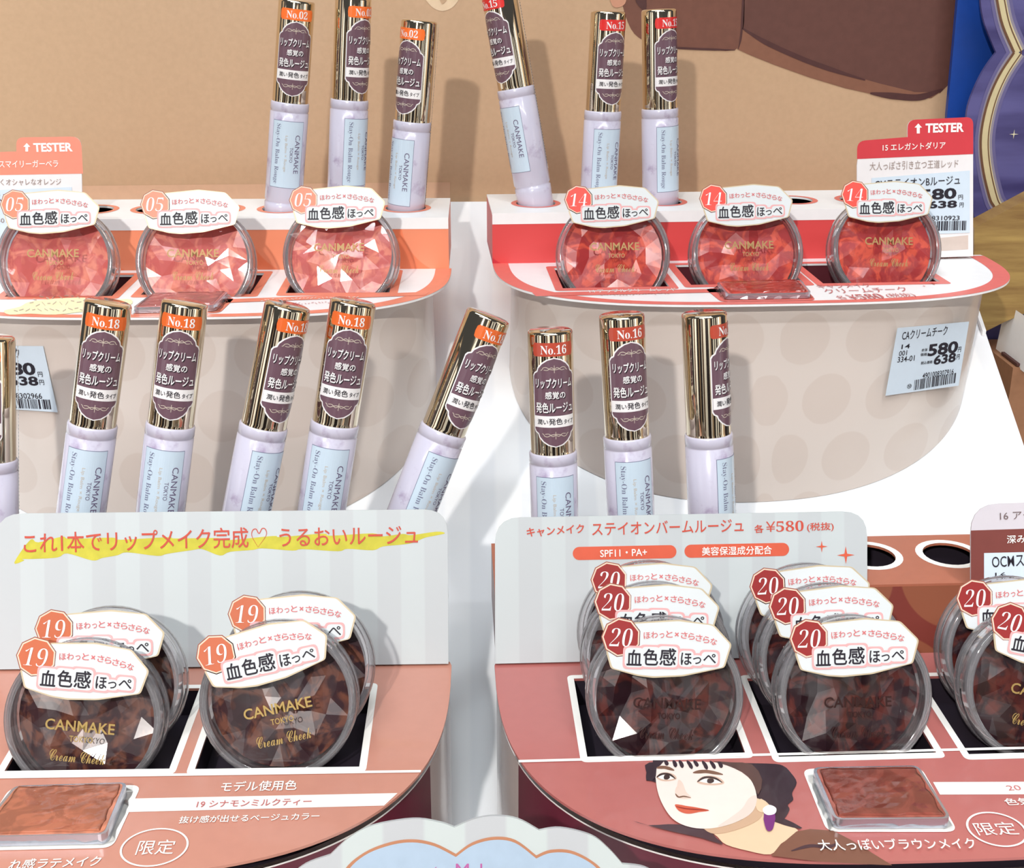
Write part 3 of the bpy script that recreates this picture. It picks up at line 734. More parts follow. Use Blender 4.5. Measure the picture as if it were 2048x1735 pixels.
# cap label: plum panel with stepped corners, white outline, three lines and a white strip
zl = 59.6; zh = 87.8; zc_ = (zl + zh) / 2; hh = (zh - zl) / 2; W = 7.1
half = [(W, 0), (W, hh * .60), (W - .5, hh * .66), (W - 1.5, hh * .70), (W - 1.9, hh * .78), (W - 3.2, hh * .88), (W - 5, hh * .96), (0, hh)]
def lab_outline(g):
    q = []
    for x, y in half: q.append((max(x + g, 0) if x else 0, zc_ + y + (g if y else 0)))
    top = q + [(-x, y) for x, y in reversed(q[:-1])]
    return top + [(x, 2 * zc_ - y) for x, y in reversed(top[1:-1])]
ME_LABO = tube_mesh('label_outline', flat_geo(lab_outline(.32)), RC + .06, M_LABELW)
ME_LAB = tube_mesh('cap_label', flat_geo(lab_outline(0)), RC + .12, M_PURPLE)
def l3(s, x, z, w, h, bold, dx=0, dz=0): return text2d(s, x + dx, z + dz, w, h, bold)
rows = [('リップクリーム', 0, 80.0, 12.6, 3.1, .035), ('感覚の', .2, 76.2, 6.6, 2.3, .03), ('発色ルージュ', 0, 72.2, 12.8, 3.3, .035)]
ME_SH = tube_mesh('lettering_shadow', join2(*[l3(*r, .28, -.28) for r in rows]), RC + .18, M_SHAD)
ME_LT = tube_mesh('lettering', join2(*[l3(*r) for r in rows]), RC + .26, M_LABELW)
ME_STRIP = tube_mesh('white_strip', flat_geo([(-W, 65.8), (W, 65.8), (W, 69.5), (-W, 69.5)]), RC + .2, M_LABELW)
ME_STL = tube_mesh('lettering', join2(text2d('潤い', -4.2, 67.6, 3.6, 1.7, .02), text2d('発色', .1, 67.7, 4.4, 2.1, .02), text2d('タイプ', 4.7, 67.5, 3.7, 1.5, .02)), RC + .28, M_BLACKINK)
def swirl(z, s):
    g = []
    for m in (1, -1):
        g.append(line2([(m * 4.4, z - .5 * s), (m * 3.9, z - .2 * s), (m * 3.6, z + .3 * s), (m * 2.6, z + .5 * s), (m * 1.4, z - .1 * s), (0, z - .3 * s)], .22))
        g.append(line2([(m * 3.4, z - .3 * s), (m * 2.2, z - .4 * s), (m * 1.0, z + .4 * s), (0, z - .1 * s)], .2))
    g.append(line2([(0, z + 1.1), (0, z - 1.3)], .18))
    return join2(*g)
ME_ORN = tube_mesh('ornament', join2(swirl(84.6, 1), swirl(63.3, -1)), RC + .2, M_BEIGEINK)
badge_o = [(-7.0, 89.0), (-6.4, 88.5), (6.4, 88.5), (7.0, 89.0), (7.2, 90.6), (7.0, 92.2), (6.4, 92.8), (-6.4, 92.8), (-7.0, 92.2), (-7.2, 90.6)]
ME_BADGE = {c: tube_mesh('number_badge', flat_geo(badge_o), RC + .12, m) for c, m in BADGE.items()}
ME_BNUM = {c: tube_mesh('lettering', text2d(serif('No.') + serif(c), 0, 90.65, 8.6, 2.9, .0), RC + .22, M_LABELW) for c in BADGE}
# body label, turned lettering reading downwards
ME_BLO = tube_mesh('label_border', flat_geo([(-7.3, 22.6), (6.3, 22.6), (6.3, 49.6), (-7.3, 49.6)]), RB + .06, M_SLATE)
ME_BL = tube_mesh('body_label', flat_geo([(-7.15, 22.8), (6.15, 22.8), (6.15, 49.4), (-7.15, 49.4)]), RB + .1, M_LBLUE)
q = -math.pi / 2
ME_BT1 = tube_mesh('lettering', join2(text2d('CANMAKE', 3.7, 36.5, 15.5, 2.1, .0, rot=q), text2d('TOKYO', 1.3, 36.2, 6.0, 1.3, .0, rot=q)), RB + .18, M_VIOLETINK)
ME_BT2 = tube_mesh('lettering', text2d('Lip Balm × Rouge', -1.1, 36.5, 14.5, 1.3, .0, rot=q), RB + .18, M_BEIGEINK)
ME_BT3 = tube_mesh('lettering', text2d(serif('Stay-On Balm Rouge'), -4.7, 36.2, 24.0, 2.3, -.01, rot=q), RB + .18, M_SLATE)
# slim maker's strip up the back of the film: white tape with tiny print
rnd = random.Random(4); gs = []
for i in range(60):
    z = 24 + i * 1.16; gs.append(flat_geo([(-.75, z), (.75 - rnd.random() * .7, z), (.75 - rnd.random() * .5, z + .55), (-.75, z + .55)]))
tp = flat_geo([(-1.1, 22), (1.1, 22), (1.1, 95), (-1.1, 95)])
def spun(geo, ang, r): return [(x + ang * r, y) for x, y in geo[0]], geo[1]
ME_TAPE = tube_mesh('maker_strip', spun(tp, R_(128), RB + .12), RB + .12, M_LABELW)
ME_TAPET = tube_mesh('tiny_print', spun(join2(*gs), R_(128), RB + .2), RB + .2, M_BLACKINK)

def tube(code, top, bot, yt, yb, az, label, group):
    """lip balm whose axis passes through photo pixels top (cap end) and bot, at depths yt and yb"""
    T = leanframe(yt, 0, 0).hit(*top); B = leanframe(yb, 0, 0).hit(*bot)
    w = (T - B).normalized(); base = T - w * Z_TOP
    toc = (CAM - (T + base) / 2); toc = (toc - w * toc.dot(w)).normalized()       # faces the aisle
    yv = -toc; xv = yv.cross(w)
    M = Matrix((xv, yv, w)).transposed().to_4x4() @ Matrix.Rotation(R_(az), 4, 'Z')
    M = Matrix.Translation(base * S) @ M
    t = thing('lip_balm', label, 'lip balm', group=group, mat4=M)
    put('body', ME_BODY, t, True); put('cap', ME_CAP, t, True)
    o = put('label_outline', ME_LABO, t, True)
    l = put('cap_label', ME_LAB, t, True); l['label'] = 'plum label with white katakana lettering'
    put('lettering_shadow', ME_SH, l, True); put('lettering', ME_LT, l, True); put('white_strip', ME_STRIP, l, True); put('lettering', ME_STL, l, True); put('ornament', ME_ORN, l, True)
    b = put('number_badge', ME_BADGE[code], t, True); put('lettering', ME_BNUM[code], b, True)
    bl = put('body_label', ME_BL, t, True); put('label_border', ME_BLO, bl, True)
    for m in (ME_BT1, ME_BT2, ME_BT3): put('lettering', m, bl, True)
    tp_ = put('maker_strip', ME_TAPE, t, True); put('tiny_print', ME_TAPET, tp_, True)
    return t
YU = FUL.o.y + 21
g02, g15, g18, g16 = 'orange No.02 lip balms', 'red No.15 lip balms', 'orange No.18 lip balms', 'brick red No.16 lip balms'
tube('02', (594, 0), (566, 414), YU + 2, YU, 4, 'lip balm with orange No.02 badge, whole plum label facing out', g02)
tube('02', (707, -6), (691, 410), YU + 2, YU, 41, 'lip balm with orange No.02 badge, its label turned right', g02)
tube('02', (839, 40), (812, 416), YU + 2, YU, -35, 'shorter standing lip balm with orange No.02 badge, label turned left', g02)
yr = lambda x: FURT.pt(FURT.ab(x, 405)[0], 21).y
tube('15', (996, -22), (1072, 411), yr(1072) + 6, yr(1072), -44, 'lip balm with red No.15 badge leaning left in the red holder', g15)
tube('15', (1217, 22), (1196, 400), yr(1196) + 2, yr(1196), 29, 'lip balm with red No.15 badge standing in the middle of its three', g15)
tube('15', (1318, 18), (1321, 405), yr(1321) + 2, yr(1321), 43, 'upright lip balm with red No.15 badge, beside an empty hole', g15)
YL = FLL.o.y + 31
tube('18', (-18, 672), (-14, 1021), YL + 12, YL + 4, -34, 'lip balm overlapping the price sticker of the orange stand, label turned away', g18)
tube('18', (217, 603), (163, 1021), YL + 12, YL + 4, 0, 'lip balm with orange No.18 badge facing out, closest to the price sticker', g18)
tube('18', (370, 603), (321, 1021), YL + 12, YL + 4, -3, 'lip balm with orange No.18 badge, second from the price sticker', g18)
tube('18', (576, 609), (494, 1017), YL + 12, YL + 4, 39, 'lip balm with orange No.18 badge, label turned right, standing between two others', g18)
tube('18', (707, 601), (644, 1015), YL + 12, YL + 4, 3, 'lip balm with orange No.18 badge facing out beside the strongly leaning one', g18)
tube('18', (978, 629), (828, 1010), YL + 14, YL + 4, 39, 'strongly right-leaning lip balm with orange badge over the white board', g18)
yr = lambda x: FLRT.pt(FLRT.ab(x, 1119)[0], 31).y
tube('16', (1100, 658), (1109, 1019), yr(1109) + 11, yr(1109) + 4, 8, 'lip balm with brick red No.16 badge, lowest standing of its three', g16)
tube('16', (1243, 627), (1261, 1015), yr(1261) + 11, yr(1261) + 4, 20, 'lip balm with brick red No.16 badge, middle of its three', g16)
tube('16', (1408, 624), (1423, 1014), yr(1423) + 11, yr(1423) + 4, 69, 'lip balm with brick red No.16 badge, plain gold side turned out', g16)

# ------------------------------------------------------------------ cream cheek compacts
RK = 22.5
M_LID = clear('clear_lid_plastic', (254, 253, 253), 1.36, .03, .0)
M_RIM = clear('clear_rim_plastic', (250, 248, 250), 1.5, .06, .08, 0, .13)
M_STK = flat('sticker_white', (214, 219, 220), .35, 0, .4, .3)
M_STKG = flat('sticker_gold_edge', (206, 190, 160), .35, .2, .4)
M_HALO = flat('sticker_pink_halo', (222, 168, 168), .4)
M_GLD = flat('gold_foil_lettering', (186, 158, 96), .35, .5, .5)
M_DGL = flat('dark_foil_lettering', (58, 34, 32), .35, .4, .5)
PINKTXT = flat('sticker_pink_lettering', (206, 110, 112), .4)
def cream_mat(name, c, d=None, rough=.3):
    """cream in a darker and a lighter tone, mixed by noise"""
    k = NT(name); d = d or tuple(int(x * .86) for x in c)
    n = k.n('ShaderNodeTexNoise'); n.inputs['Scale'].default_value = 130; n.inputs['Detail'].default_value = 3; n.inputs['Distortion'].default_value = 1.6
    k.l(k.n('ShaderNodeTexCoord').outputs['Object'], n.inputs['Vector'])
    k.fin(k.mix(k.ramp(n.outputs[0], .46, .6), rgb(d), rgb(c)), rough, 0, .5, .3)  # on compacts these tones paint in refraction through the faceted lid
    return k.m
SHADE = {'05': (cream_mat('apricot_cream', (250, 158, 138), (222, 116, 112)), flat('badge_apricot', (240, 136, 108), .35, 0, .4)),
         '14': (cream_mat('red_cream', (240, 104, 82), (190, 66, 68)), flat('badge_apple_red', (232, 84, 74), .35, 0, .4)),
         '19': (cream_mat('cinnamon_cream', (120, 74, 58), (60, 36, 42)), flat('badge_cinnamon', (196, 106, 74), .35, 0, .4)),
         '20': (cream_mat('brown_cream', (98, 42, 36), (44, 20, 28)), flat('badge_dark_red', (150, 50, 50), .35, 0, .4))}
def disc(n, r, y): return [(r * math.cos(2 * math.pi * i / n), y, r * math.sin(2 * math.pi * i / n)) for i in range(n)]
def ylathe(prof, n=56):
    V = []; Fc = []; m = len(prof)
    for i in range(n):
        a = 2 * math.pi * i / n
        for r, y in prof: V.append((r * math.cos(a), y, r * math.sin(a)))
    for i in range(n):
        for j in range(m - 1): Fc.append((i * m + j, i * m + j + 1, ((i + 1) % n) * m + j + 1, ((i + 1) % n) * m + j))
    return V, Fc
# clear case: two stacked thick rings
V, Fc = ylathe([(20.2, -5.2), (21.4, -5.8), (22.2, -5.2), (RK, -4), (RK, -.9), (22.0, -.4), (RK, .1), (RK, 4.2), (21.8, 5.6), (20.6, 6.2), (20.2, 5.4), (20.2, -5.2)])
ME_RING = mesh('clear_case', V, Fc, M_RIM, True)
V, Fc = ylathe([(0, 6.3), (20.4, 6.3), (20.4, 5.6), (0, 5.6)], 40); ME_BACK = mesh('back_cover', V, Fc, flat('back_cover_plastic', (214, 206, 206), .3, 0, .5))
def facet_disc(seed, rings, amp, y0, mat, name, dome=0):
    """gem-cut disc: irregular triangular facets"""
    rd = random.Random(seed); V = [(0, y0 - dome, 0)]; idx = [[0]]
    for ri, (r, n) in enumerate(rings):
        row = []; ph = rd.random() * 6.28
        for i in range(n):
            a = ph + 2 * math.pi * i / n + (rd.uniform(-.18, .18) * 6.28 / n if ri < len(rings) - 1 else 0)
            rr = r * (1 + (rd.uniform(-.06, .06) if ri < len(rings) - 1 else 0))
            row.append(len(V)); V.append((rr * math.cos(a), y0 - dome * (1 - (r / rings[-1][0]) ** 2) + (rd.uniform(-amp, amp) if ri < len(rings) - 1 else 0), rr * math.sin(a)))
        idx.append(row)
    from mathutils.geometry import delaunay_2d_cdt
    res = delaunay_2d_cdt([Vector((v[0], v[2])) for v in V], [], [], 0, 1e-5)
    lut = [min(range(len(V)), key=lambda j: (V[j][0] - p.x) ** 2 + (V[j][2] - p.y) ** 2) for p in res[0]]
    Fc = [tuple(lut[i] for i in f) for f in res[2]]
    return mesh(name, V, Fc, mat)
ME_CREAM = {c: [facet_disc(11 + i * 7, [(4.5, 6), (9.5, 11), (14.5, 16), (20.1, 30)], 1.5, 1.2, SHADE[c][0], 'cream') for i in range(3)] for c in SHADE}
ME_LID = [facet_disc(5 + i * 3, [(9.5, 8), (14.0, 10), (17.5, 14), (20.2, 30)], .55, -4.9, M_LID, 'lid', 1.6) for i in range(3)]
def xz(geo, y): return [(v[0], y - (v[2] if len(v) > 2 else 0), v[1]) for v in geo[0]], geo[1]
stk = [(-17.6, 19.5), (-16.1, 14.9), (-8.5, 13.2), (-4.2, 12.9), (3.9, 13.5), (15.6, 16.1), (17.4, 22.6), (12.1, 27.9), (2.2, 28.8), (-9.9, 27.7), (-15, 26)]
def grow(p, g):
    c = Vector((sum(q[0] for q in p) / len(p), sum(q[1] for q in p) / len(p)))
    return [tuple(Vector(q) + (Vector(q) - c).normalized() * g) for q in p]
def slab_xz(name, outer, y, th, mat):
    V, Fc = slab_geo(outer, [], th)
    me = mesh(name, [(v[0], y - v[2], v[1]) for v in V], Fc, mat)
    bm = bmesh.new(); bm.from_mesh(me); bmesh.ops.recalc_face_normals(bm, faces=bm.faces); bm.to_mesh(me); bm.free(); return me
ME_STKE = slab_xz('sticker', round_poly(grow(stk, .5), .8, 3), -7.0, .2, M_STKG)
ME_STKW = slab_xz('sticker_face', round_poly(stk, .8, 3), -7.2, .06, M_STK)
def ngon(x, z, r, n=9, ph=.35): return [(x + r * math.cos(ph + 2 * math.pi * i / n), z + r * math.sin(ph + 2 * math.pi * i / n)) for i in range(n)]
BX, BZc = -13.9, 23.7
ME_BDGE = slab_xz('badge_edge', ngon(BX, BZc, 5.45), -7.24, .06, flat('badge_pale_edge', (236, 206, 184), .35))
ME_BDG = {c: slab_xz('number_badge', ngon(BX, BZc, 5.05), -7.3, .06, SHADE[c][1]) for c in SHADE}
ME_BDGO = slab_xz('badge_rim', ngon(BX, BZc, 5.75), -7.2, .06, flat('badge_brown_rim', (150, 92, 78), .35))
ME_NUM = {c: mesh('lettering', *xz(text2d(serif(c), BX - .1, BZc, 6.6, 5.2, -.02, .18), -7.5), M_LABELW) for c in SHADE}
g = []
for i, ch in enumerate('ほわっと×さらさらな'):
    t = i / 9; x = -6.6 + 19.2 * t; z = 24.5 + 1.0 * math.sin(math.pi * (t * 1.05)) - 1.0 * t
    sz = 1.35 if ch == 'っ' else 1.85
    g.append(text2d(ch, x, z - (.35 if ch == 'っ' else 0), sz if ch != '×' else 1.2, sz if ch != '×' else 1.2, .022, rot=-.25 * (t - .35)))
ME_SMALL = mesh('lettering', *xz(join2(*g), -7.42), PINKTXT)
big = [('血', -10.0, 18.1, 4.2, 4.4), ('色', -5.3, 18.4, 4.2, 4.6), ('感', -.4, 18.6, 4.6, 4.8), ('ほ', 4.9, 18.2, 3.0, 3.4), ('っ', 8.0, 17.8, 2.3, 1.9), ('ぺ', 11.6, 18.5, 3.6, 2.6)]
def halo(gw, gh):
    out = []
    for i, (c_, x, z, w, h) in enumerate(big):
        v, f = flat_geo(round_poly([(x - w / 2 - gw, z - h / 2 - gh), (x + w / 2 + gw, z - h / 2 - gh), (x + w / 2 + gw, z + h / 2 + gh), (x - w / 2 - gw, z + h / 2 + gh)], 1.4, 4))
        out.append((v, f, i))
    return out
def halo_mesh(name, gw, y, m):
    V = []; Fc = []
    for v, f, i in halo(gw, gw):
        n = len(V); V += [(x, y - .004 * i, z) for x, z in v]; Fc += [tuple(j + n for j in q) for q in f]
    return mesh(name, V, Fc, m)
ME_HALO = halo_mesh('pink_halo', 1.15, -7.40, M_HALO); ME_HALOW = halo_mesh('white_halo', .6, -7.46, M_STK)
ME_BIG = mesh('lettering', *xz(join2(*[text2d(c_, x, z, w, h, .03) for c_, x, z, w, h in big]), -7.56), M_BLACKINK)
gold_geo = xz(join2(text2d('CANMAKE', 0, 5.2, 19.5, 3.1, .015), text2d('TOKYO', .6, 1.6, 6.6, 1.7, .01), text2d(serif('Cream Cheek', 's'), 0, -3.4, 15.5, 3.2, .0)), -7.05)
ME_GOLDU = mesh('lettering', *gold_geo, flat('olive_foil_lettering', (166, 134, 88), .5, .3, .4)); ME_GOLD = mesh('lettering', *gold_geo, M_GLD); ME_GOLDD = mesh('lettering', *gold_geo, M_DGL)
FOLD = [clear('wrap_film', (255, 255, 255), 1.35, .05, .03)]
def wrap(seed):
    """crinkled shrink film over the face"""
    rd = random.Random(seed); n = 9; V = []; Fc = []
    for i in range(n):
        for j in range(n):
            x = -19 + 38 * i / (n - 1); z = -19 + 32 * j / (n - 1)
            V.append((x + rd.uniform(-1.2, 1.2), -6.85 + rd.uniform(-.12, .12) + .0022 * (x * x + z * z), z + rd.uniform(-1.2, 1.2)))
    for i in range(n - 1):
        for j in range(n - 1):
            cx = (-19 + 38 * (i + .5) / (n - 1)); cz = (-19 + 32 * (j + .5) / (n - 1))
            if cx * cx + cz * cz < 19 ** 2:
                a, b, c, d = i * n + j, (i + 1) * n + j, (i + 1) * n + j + 1, i * n + j + 1
                Fc += [(a, b, c), (a, c, d)] if rd.random() < .5 else [(a, b, d), (b, c, d)]
    return mesh('wrap_film', V, Fc, FOLD[0])
ME_WRAP = [wrap(3 + i) for i in range(3)]
_ci = [0]
def compact(code, px, py, zc, roll, lean, label, group, foil='gold', yaw=0):
    dz = Vector((0, 0, -2.5 if zc > 50 else -6.5)) * S
    """compact standing in a slot; zc = height of its centre above the lower tray"""
    c = zframe(zc).hit(px, py)
    i = _ci[0]; _ci[0] += 1
    M = Matrix.Translation(c * S) @ Matrix.Rotation(R_(yaw), 4, 'Z') @ Matrix.Rotation(R_(-lean), 4, 'X') @ Matrix.Rotation(R_(roll), 4, 'Y') @ Matrix.Scale(.985 if zc > 50 else .962, 4)
    t = thing('cream_cheek_compact', label, 'compact', group=group, mat4=M)
    put('clear_case', ME_RING, t, True); put('back_cover', ME_BACK, t, True)
    put('cream', ME_CREAM[code][i % 3], t, True)
    ld = put('lid', ME_LID[i % 3], t, True); put('lettering', (ME_GOLDU if zc > 50 else ME_GOLD) if foil == 'gold' else ME_GOLDD, ld, True).location = dz
    put('wrap_film', ME_WRAP[i % 3], ld, True)
    s_ = put('sticker', ME_STKE, t, True); s_.location = dz; s_['label'] = 'white faceted sticker with number badge and black lettering'
    for nm, m in (('sticker_face', ME_STKW), ('badge_rim', ME_BDGO), ('badge_edge', ME_BDGE), ('number_badge', ME_BDG[code]), ('lettering', ME_NUM[code]),
                  ('lettering', ME_SMALL), ('pink_halo', ME_HALO), ('white_halo', ME_HALOW), ('lettering', ME_BIG)):
        put(nm, m, s_, True)
    return t
k05, k14, k19, k20 = 'apricot 05 compacts', 'red 14 compacts', 'cinnamon 19 compacts', 'brown 20 compacts'
compact('05', 118, 525, ZU + 11, 0, 20, 'apricot 05 compact in front of the orange tester card', k05)
compact('05', 394, 525, ZU + 11, 0, 20, 'apricot 05 compact in the middle slot of the coral rimmed stand', k05)
compact('05', 684, 515, ZU + 11, -1, 24, 'apricot 05 compact in front of the shorter standing No.02 lip balm', k05, yaw=-4)
compact('14', 1225, 511, ZU + 9.5, 0, 20, 'red 14 compact in front of the middle No.15 lip balm', k14, yaw=2)
compact('14', 1490, 508, ZU + 9.5, 0, 20, 'red 14 compact right behind the wrapped red cream sample', k14, yaw=2)
compact('14', 1766, 500, ZU + 9.5, 1, 20, 'red 14 compact in front of the red tester card', k14, yaw=2)
compact('19', 219, 1366, 13, 1, 20, 'cinnamon 19 compact behind the clockwise tilted one, partly hidden by it', k19)
compact('19', 176, 1432, 9.5, 6, 20, 'cinnamon 19 compact tilted clockwise with bright gold lettering', k19)
compact('19', 598, 1334, 15, 0, 20, 'cinnamon 19 compact behind the anticlockwise tilted one, partly hidden by it', k19)
compact('19', 561, 1396, 13.5, -11, 20, 'cinnamon 19 compact tilted anticlockwise with pale gold lettering', k19)
compact('20', 1300, 1266, 16.8, 2, 20, 'rearmost brown 20 compact in the slot above the portrait', k20, 'dark', 1)
compact('20', 1310, 1312, 16, 2, 20, 'brown 20 compact between two others in the slot above the portrait', k20, 'dark', 1)
compact('20', 1327, 1387, 13.2, 3, 20, 'front brown 20 compact directly above the printed portrait', k20, 'dark', 1)
compact('20', 1618, 1270, 14.6, -2, 20, 'rearmost brown 20 compact in the slot above the brown cream sample', k20, 'dark', 1)
compact('20', 1658, 1315, 15.4, -1, 20, 'brown 20 compact between two others above the brown cream sample', k20, 'dark', 1)
compact('20', 1701, 1384, 13, 0, 20, 'front brown 20 compact directly above the brown cream sample', k20, 'dark', 1)
compact('20', 2022, 1300, 15.5, 0, 20, 'brown 20 compact in front of the grey and brown tester card', k20, 'gold', 1)
compact('20', 2068, 1368, 13.5, 12, 20, 'brown 20 compact tilted clockwise with gold lettering', k20, 'gold', 1)

# ------------------------------------------------------------------ wrapped cream samples
M_PAN = flat('aluminium_pan', (190, 194, 206), .25, .8, .5)
M_WRAP = clear('sample_wrap_film', (255, 255, 255), 1.4, .05, .02, .35)
def sample(label, fr, quad, c, h=3.2, frame=None, par=None, rim=None):
    """quad: base corners (front-left, front-right, back-right, back-left) in pixels on the tray plane"""
    p = [fr.ab(*q) for q in quad]; mid = (sum(a for a, b in p) / 4, sum(b for a, b in p) / 4)
    t = thing('cream_sample', label, 'cream sample', fr.pt(*mid), 'wrapped cream samples')
    q = round_poly(p, 2.2); ins = round_poly(grow(p, -1.0), 1.8)
    slab('pan', fr, q, [list(reversed(ins))], h - .3, M_PAN, t, .45)
    k = cream_mat('sample_cream', c)
    V, Fc = slab_geo(ins, [], h); slab('cream', fr, ins, [], h - .2, k, t, .45)
    # film: crumpled sheet over the pan
    rd = random.Random(int(abs(mid[0]) * 10)); n = 12; V = []; Fc = []
    P = [Vector(x) for x in grow(p, 1.2)]
    for i in range(n):
        for j in range(n):
            u, v_ = i / (n - 1), j / (n - 1); e = min(u, 1 - u, v_, 1 - v_) * (n - 1)
            b = (P[0] * (1 - u) + P[1] * u) * (1 - v_) + (P[3] * (1 - u) + P[2] * u) * v_
            z = .5 if e < .5 else (h + .75 + rd.uniform(-.1, .1))
            V.append(fr.pt(b.x + rd.uniform(-.4, .4), b.y + rd.uniform(-.4, .4), z))
    for i in range(n - 1):
        for j in range(n - 1): Fc.append((i * n + j, (i + 1) * n + j, (i + 1) * n + j + 1, i * n + j + 1))
    add('wrap_film', V, Fc, M_WRAP, t)
    return t
def frame_print(st, fr, px, m): 
    p = [fr.ab(*q) for q in px]; slab('sample_frame', fr, round_poly(p, 3), [], 0, m, st, .2)
frame_print(stLR, FLR, [(1654, 1664), (1916, 1664), (1842, 1535), (1604, 1538)], M_WHITEINK)
sample('brown cream sample in a metal pan under film beside the portrait', FLR, [(1666, 1660), (1900, 1658), (1834, 1551), (1622, 1555)], (164, 88, 74))
frame_print(stLL, FLL, [(-60, 1702), (225, 1696), (283, 1570), (20, 1576)], M_WHITEINK)
sample('cinnamon cream sample in a metal pan under film beside the limited edition ring', FLL, [(-50, 1696), (216, 1690), (258, 1585), (32, 1592)], (208, 130, 100))
frame_print(stUR, FUR, [(1442, 604), (1632, 601), (1600, 566), (1410, 578)], M_PINKRED)
sample('red cream sample under film on the red stand', FUR, [(1452, 601), (1622, 598), (1600, 572), (1432, 577)], (232, 92, 78), 2.4)
frame_print(stUL, FUL, [(262, 632), (440, 626), (470, 596), (310, 600)], M_CORAL)
sample('apricot cream sample under film on the coral rimmed stand', FUL, [(266, 629), (432, 624), (458, 596), (305, 600)], (236, 150, 142), 2.4)

# ------------------------------------------------------------------ sign panels in front of the lower holders
FPL = leanframe(FLL.o.y + .3, ZL + .2, 20, 0)
p = [FPL.ab(*q) for q in ((-12, 1338), (897, 1325), (895, 1014), (-6, 1030))]
pz = (p[0][1] + p[1][1]) / 2; pt_ = (p[2][1] + p[3][1]) / 2
sgL = thing('sign_panel', 'grey striped sign panel with red handwriting over yellow marker', 'sign', FPL.pt(p[0][0] + 60, pz))
slab('panel', FPL, round_poly([(p[0][0], .3), (p[1][0], .3), (p[2][0], pt_), (p[3][0], pt_)], [.1, .1, 7.5, 8]), [], .7, M_PANEL, sgL, 0)
mk = [(44, 1110)]
rd = random.Random(2)
top = [(56, 1078), (120, 1076), (220, 1074), (330, 1074), (430, 1076), (540, 1072), (640, 1068), (740, 1066), (800, 1066), (868, 1064)]
bot = [(865, 1074), (820, 1086), (760, 1094), (690, 1098), (600, 1100), (520, 1098), (455, 1104), (400, 1098), (330, 1106), (250, 1104), (200, 1115), (130, 1108), (60, 1116), (44, 1120)]
jit = lambda L: [q for x, y in L for q in ((x + 6, y + rd.uniform(-4, 1)), (x - 14 if L is bot else x + 22, y + rd.uniform(0, 6)))]
decal('marker_print', FPL, smooth_loop(jit(top) + jit(bot), 4), M_YELLOW, sgL, .75)
text_px('これ1本でリップメイク完成', FPL, (50, 1106), (498, 1094), 41, M_INKRED, sgL, .85, .012)
pline(FPL, [(517, 1093), (505, 1072), (506, 1060), (513, 1057), (519, 1066), (525, 1056), (532, 1058), (533, 1070), (517, 1093)], .28, M_INKRED, sgL, .85, 4, 'heart_print')
text_px('うるおいルージュ', FPL, (560, 1092), (836, 1086), 36, M_INKRED, sgL, .85, .012)
FPR = leanframe(FLR.o.y + .3, ZL + .2, 20, YAW_RL, FLR.o.x)
p = [FPR.ab(*q) for q in ((990, 1330), (1733, 1312), (1733, 1012), (990, 1044))]
pt_ = (p[2][1] + p[3][1]) / 2
sgR = thing('sign_panel', 'grey striped sign panel with red product name, price and two orange pills', 'sign', FPR.pt(p[0][0] + 60, 0))
slab('panel', FPR, round_poly([(p[0][0], .3), (p[1][0], .3), (p[2][0], pt_), (p[3][0], pt_)], [.1, .1, 8, 8]), [], .7, M_PANEL, sgR, 0)
M_PILL = paper('orange_red_pill_ink', (214, 94, 68), .4)
T = lambda s, p0, p1, h, m=M_INKRED, bold=.015, lift=.85: text_px(s, FPR, p0, p1, h, m, sgR, lift, bold)
T('キャンメイク', (1054, 1073), (1168, 1065), 18, bold=.035)
T('ステイオンバームルージュ', (1184, 1070), (1486, 1062), 26)
T('各', (1508, 1065), (1526, 1064), 16, bold=.025); T(serif('¥580'), (1531, 1063), (1606, 1061), 21, bold=-.005); T('(税抜)', (1613, 1063), (1666, 1061), 18)
for x0, y0, x1, y1, s_, tx in ((1145, 1106, 1352, 1102, 'SPF11・PA+', (1200, 1113, 1293, 1110, 14)), (1368, 1101, 1577, 1098, '美容保湿成分配合', (1403, 1110, 1542, 1107, 17))):
    a0, b0 = FPR.ab(x0, y0); a1, b1 = FPR.ab(x1, y1); r = 2.05; bm2 = (b0 + b1) / 2
    pill = [(a0 + r + r * math.cos(t), bm2 + r * math.sin(t)) for t in [math.pi / 2 + math.pi * i / 12 for i in range(13)]] + [(a1 - r + r * math.cos(t), bm2 + r * math.sin(t)) for t in [-math.pi / 2 + math.pi * i / 12 for i in range(13)]]
    pl_ = slab('pill_print', FPR, pill, [], 0, M_PILL, sgR, .8)
    text_px(s_, FPR, tx[:2], tx[2:4], tx[4], M_WHITEINK, pl_, .95, .02)
for x, y, r in ((1642, 1092, 12), (1690, 1109, 18)):
    a, b = FPR.ab(x, y); slab('star_print', FPR, star4(a, b, r * .155), [], 0, M_PILL, sgR, .85)

# ------------------------------------------------------------------ tester cards
def card(label, fr, pts, rad, m, th=.6):
    p = [fr.ab(*q) for q in pts]
    t = thing('tester_card', label, 'tester card', fr.pt(sum(a for a, b in p) / len(p), min(b for a, b in p)))
    slab('card', fr, round_poly(p, rad), [], th, m, t, 0)
    return t
M_CARD = paper('card_white_print', (232, 228, 228), .4, .4, .02)
M_CORALC = paper('card_coral_print', (242, 140, 116), .4, .4, .03)
M_REDC = paper('card_red_print', (206, 62, 70), .4, .4, .03)
FCR = leanframe(FUR.pt(FUR.ab(1830, 507)[0], -5).y, ZU + .15, 10, YAW_RU, FUR.pt(FUR.ab(1830, 507)[0], -5).x)
sh = [(1713, 520), (1945, 512), (1945, 234), (1814, 240), (1814, 274), (1713, 282)]
tc = card('red topped tester card with price sticker on the red stand', FCR, sh, [.1, .1, 3, 4, .1, 10], M_CARD)
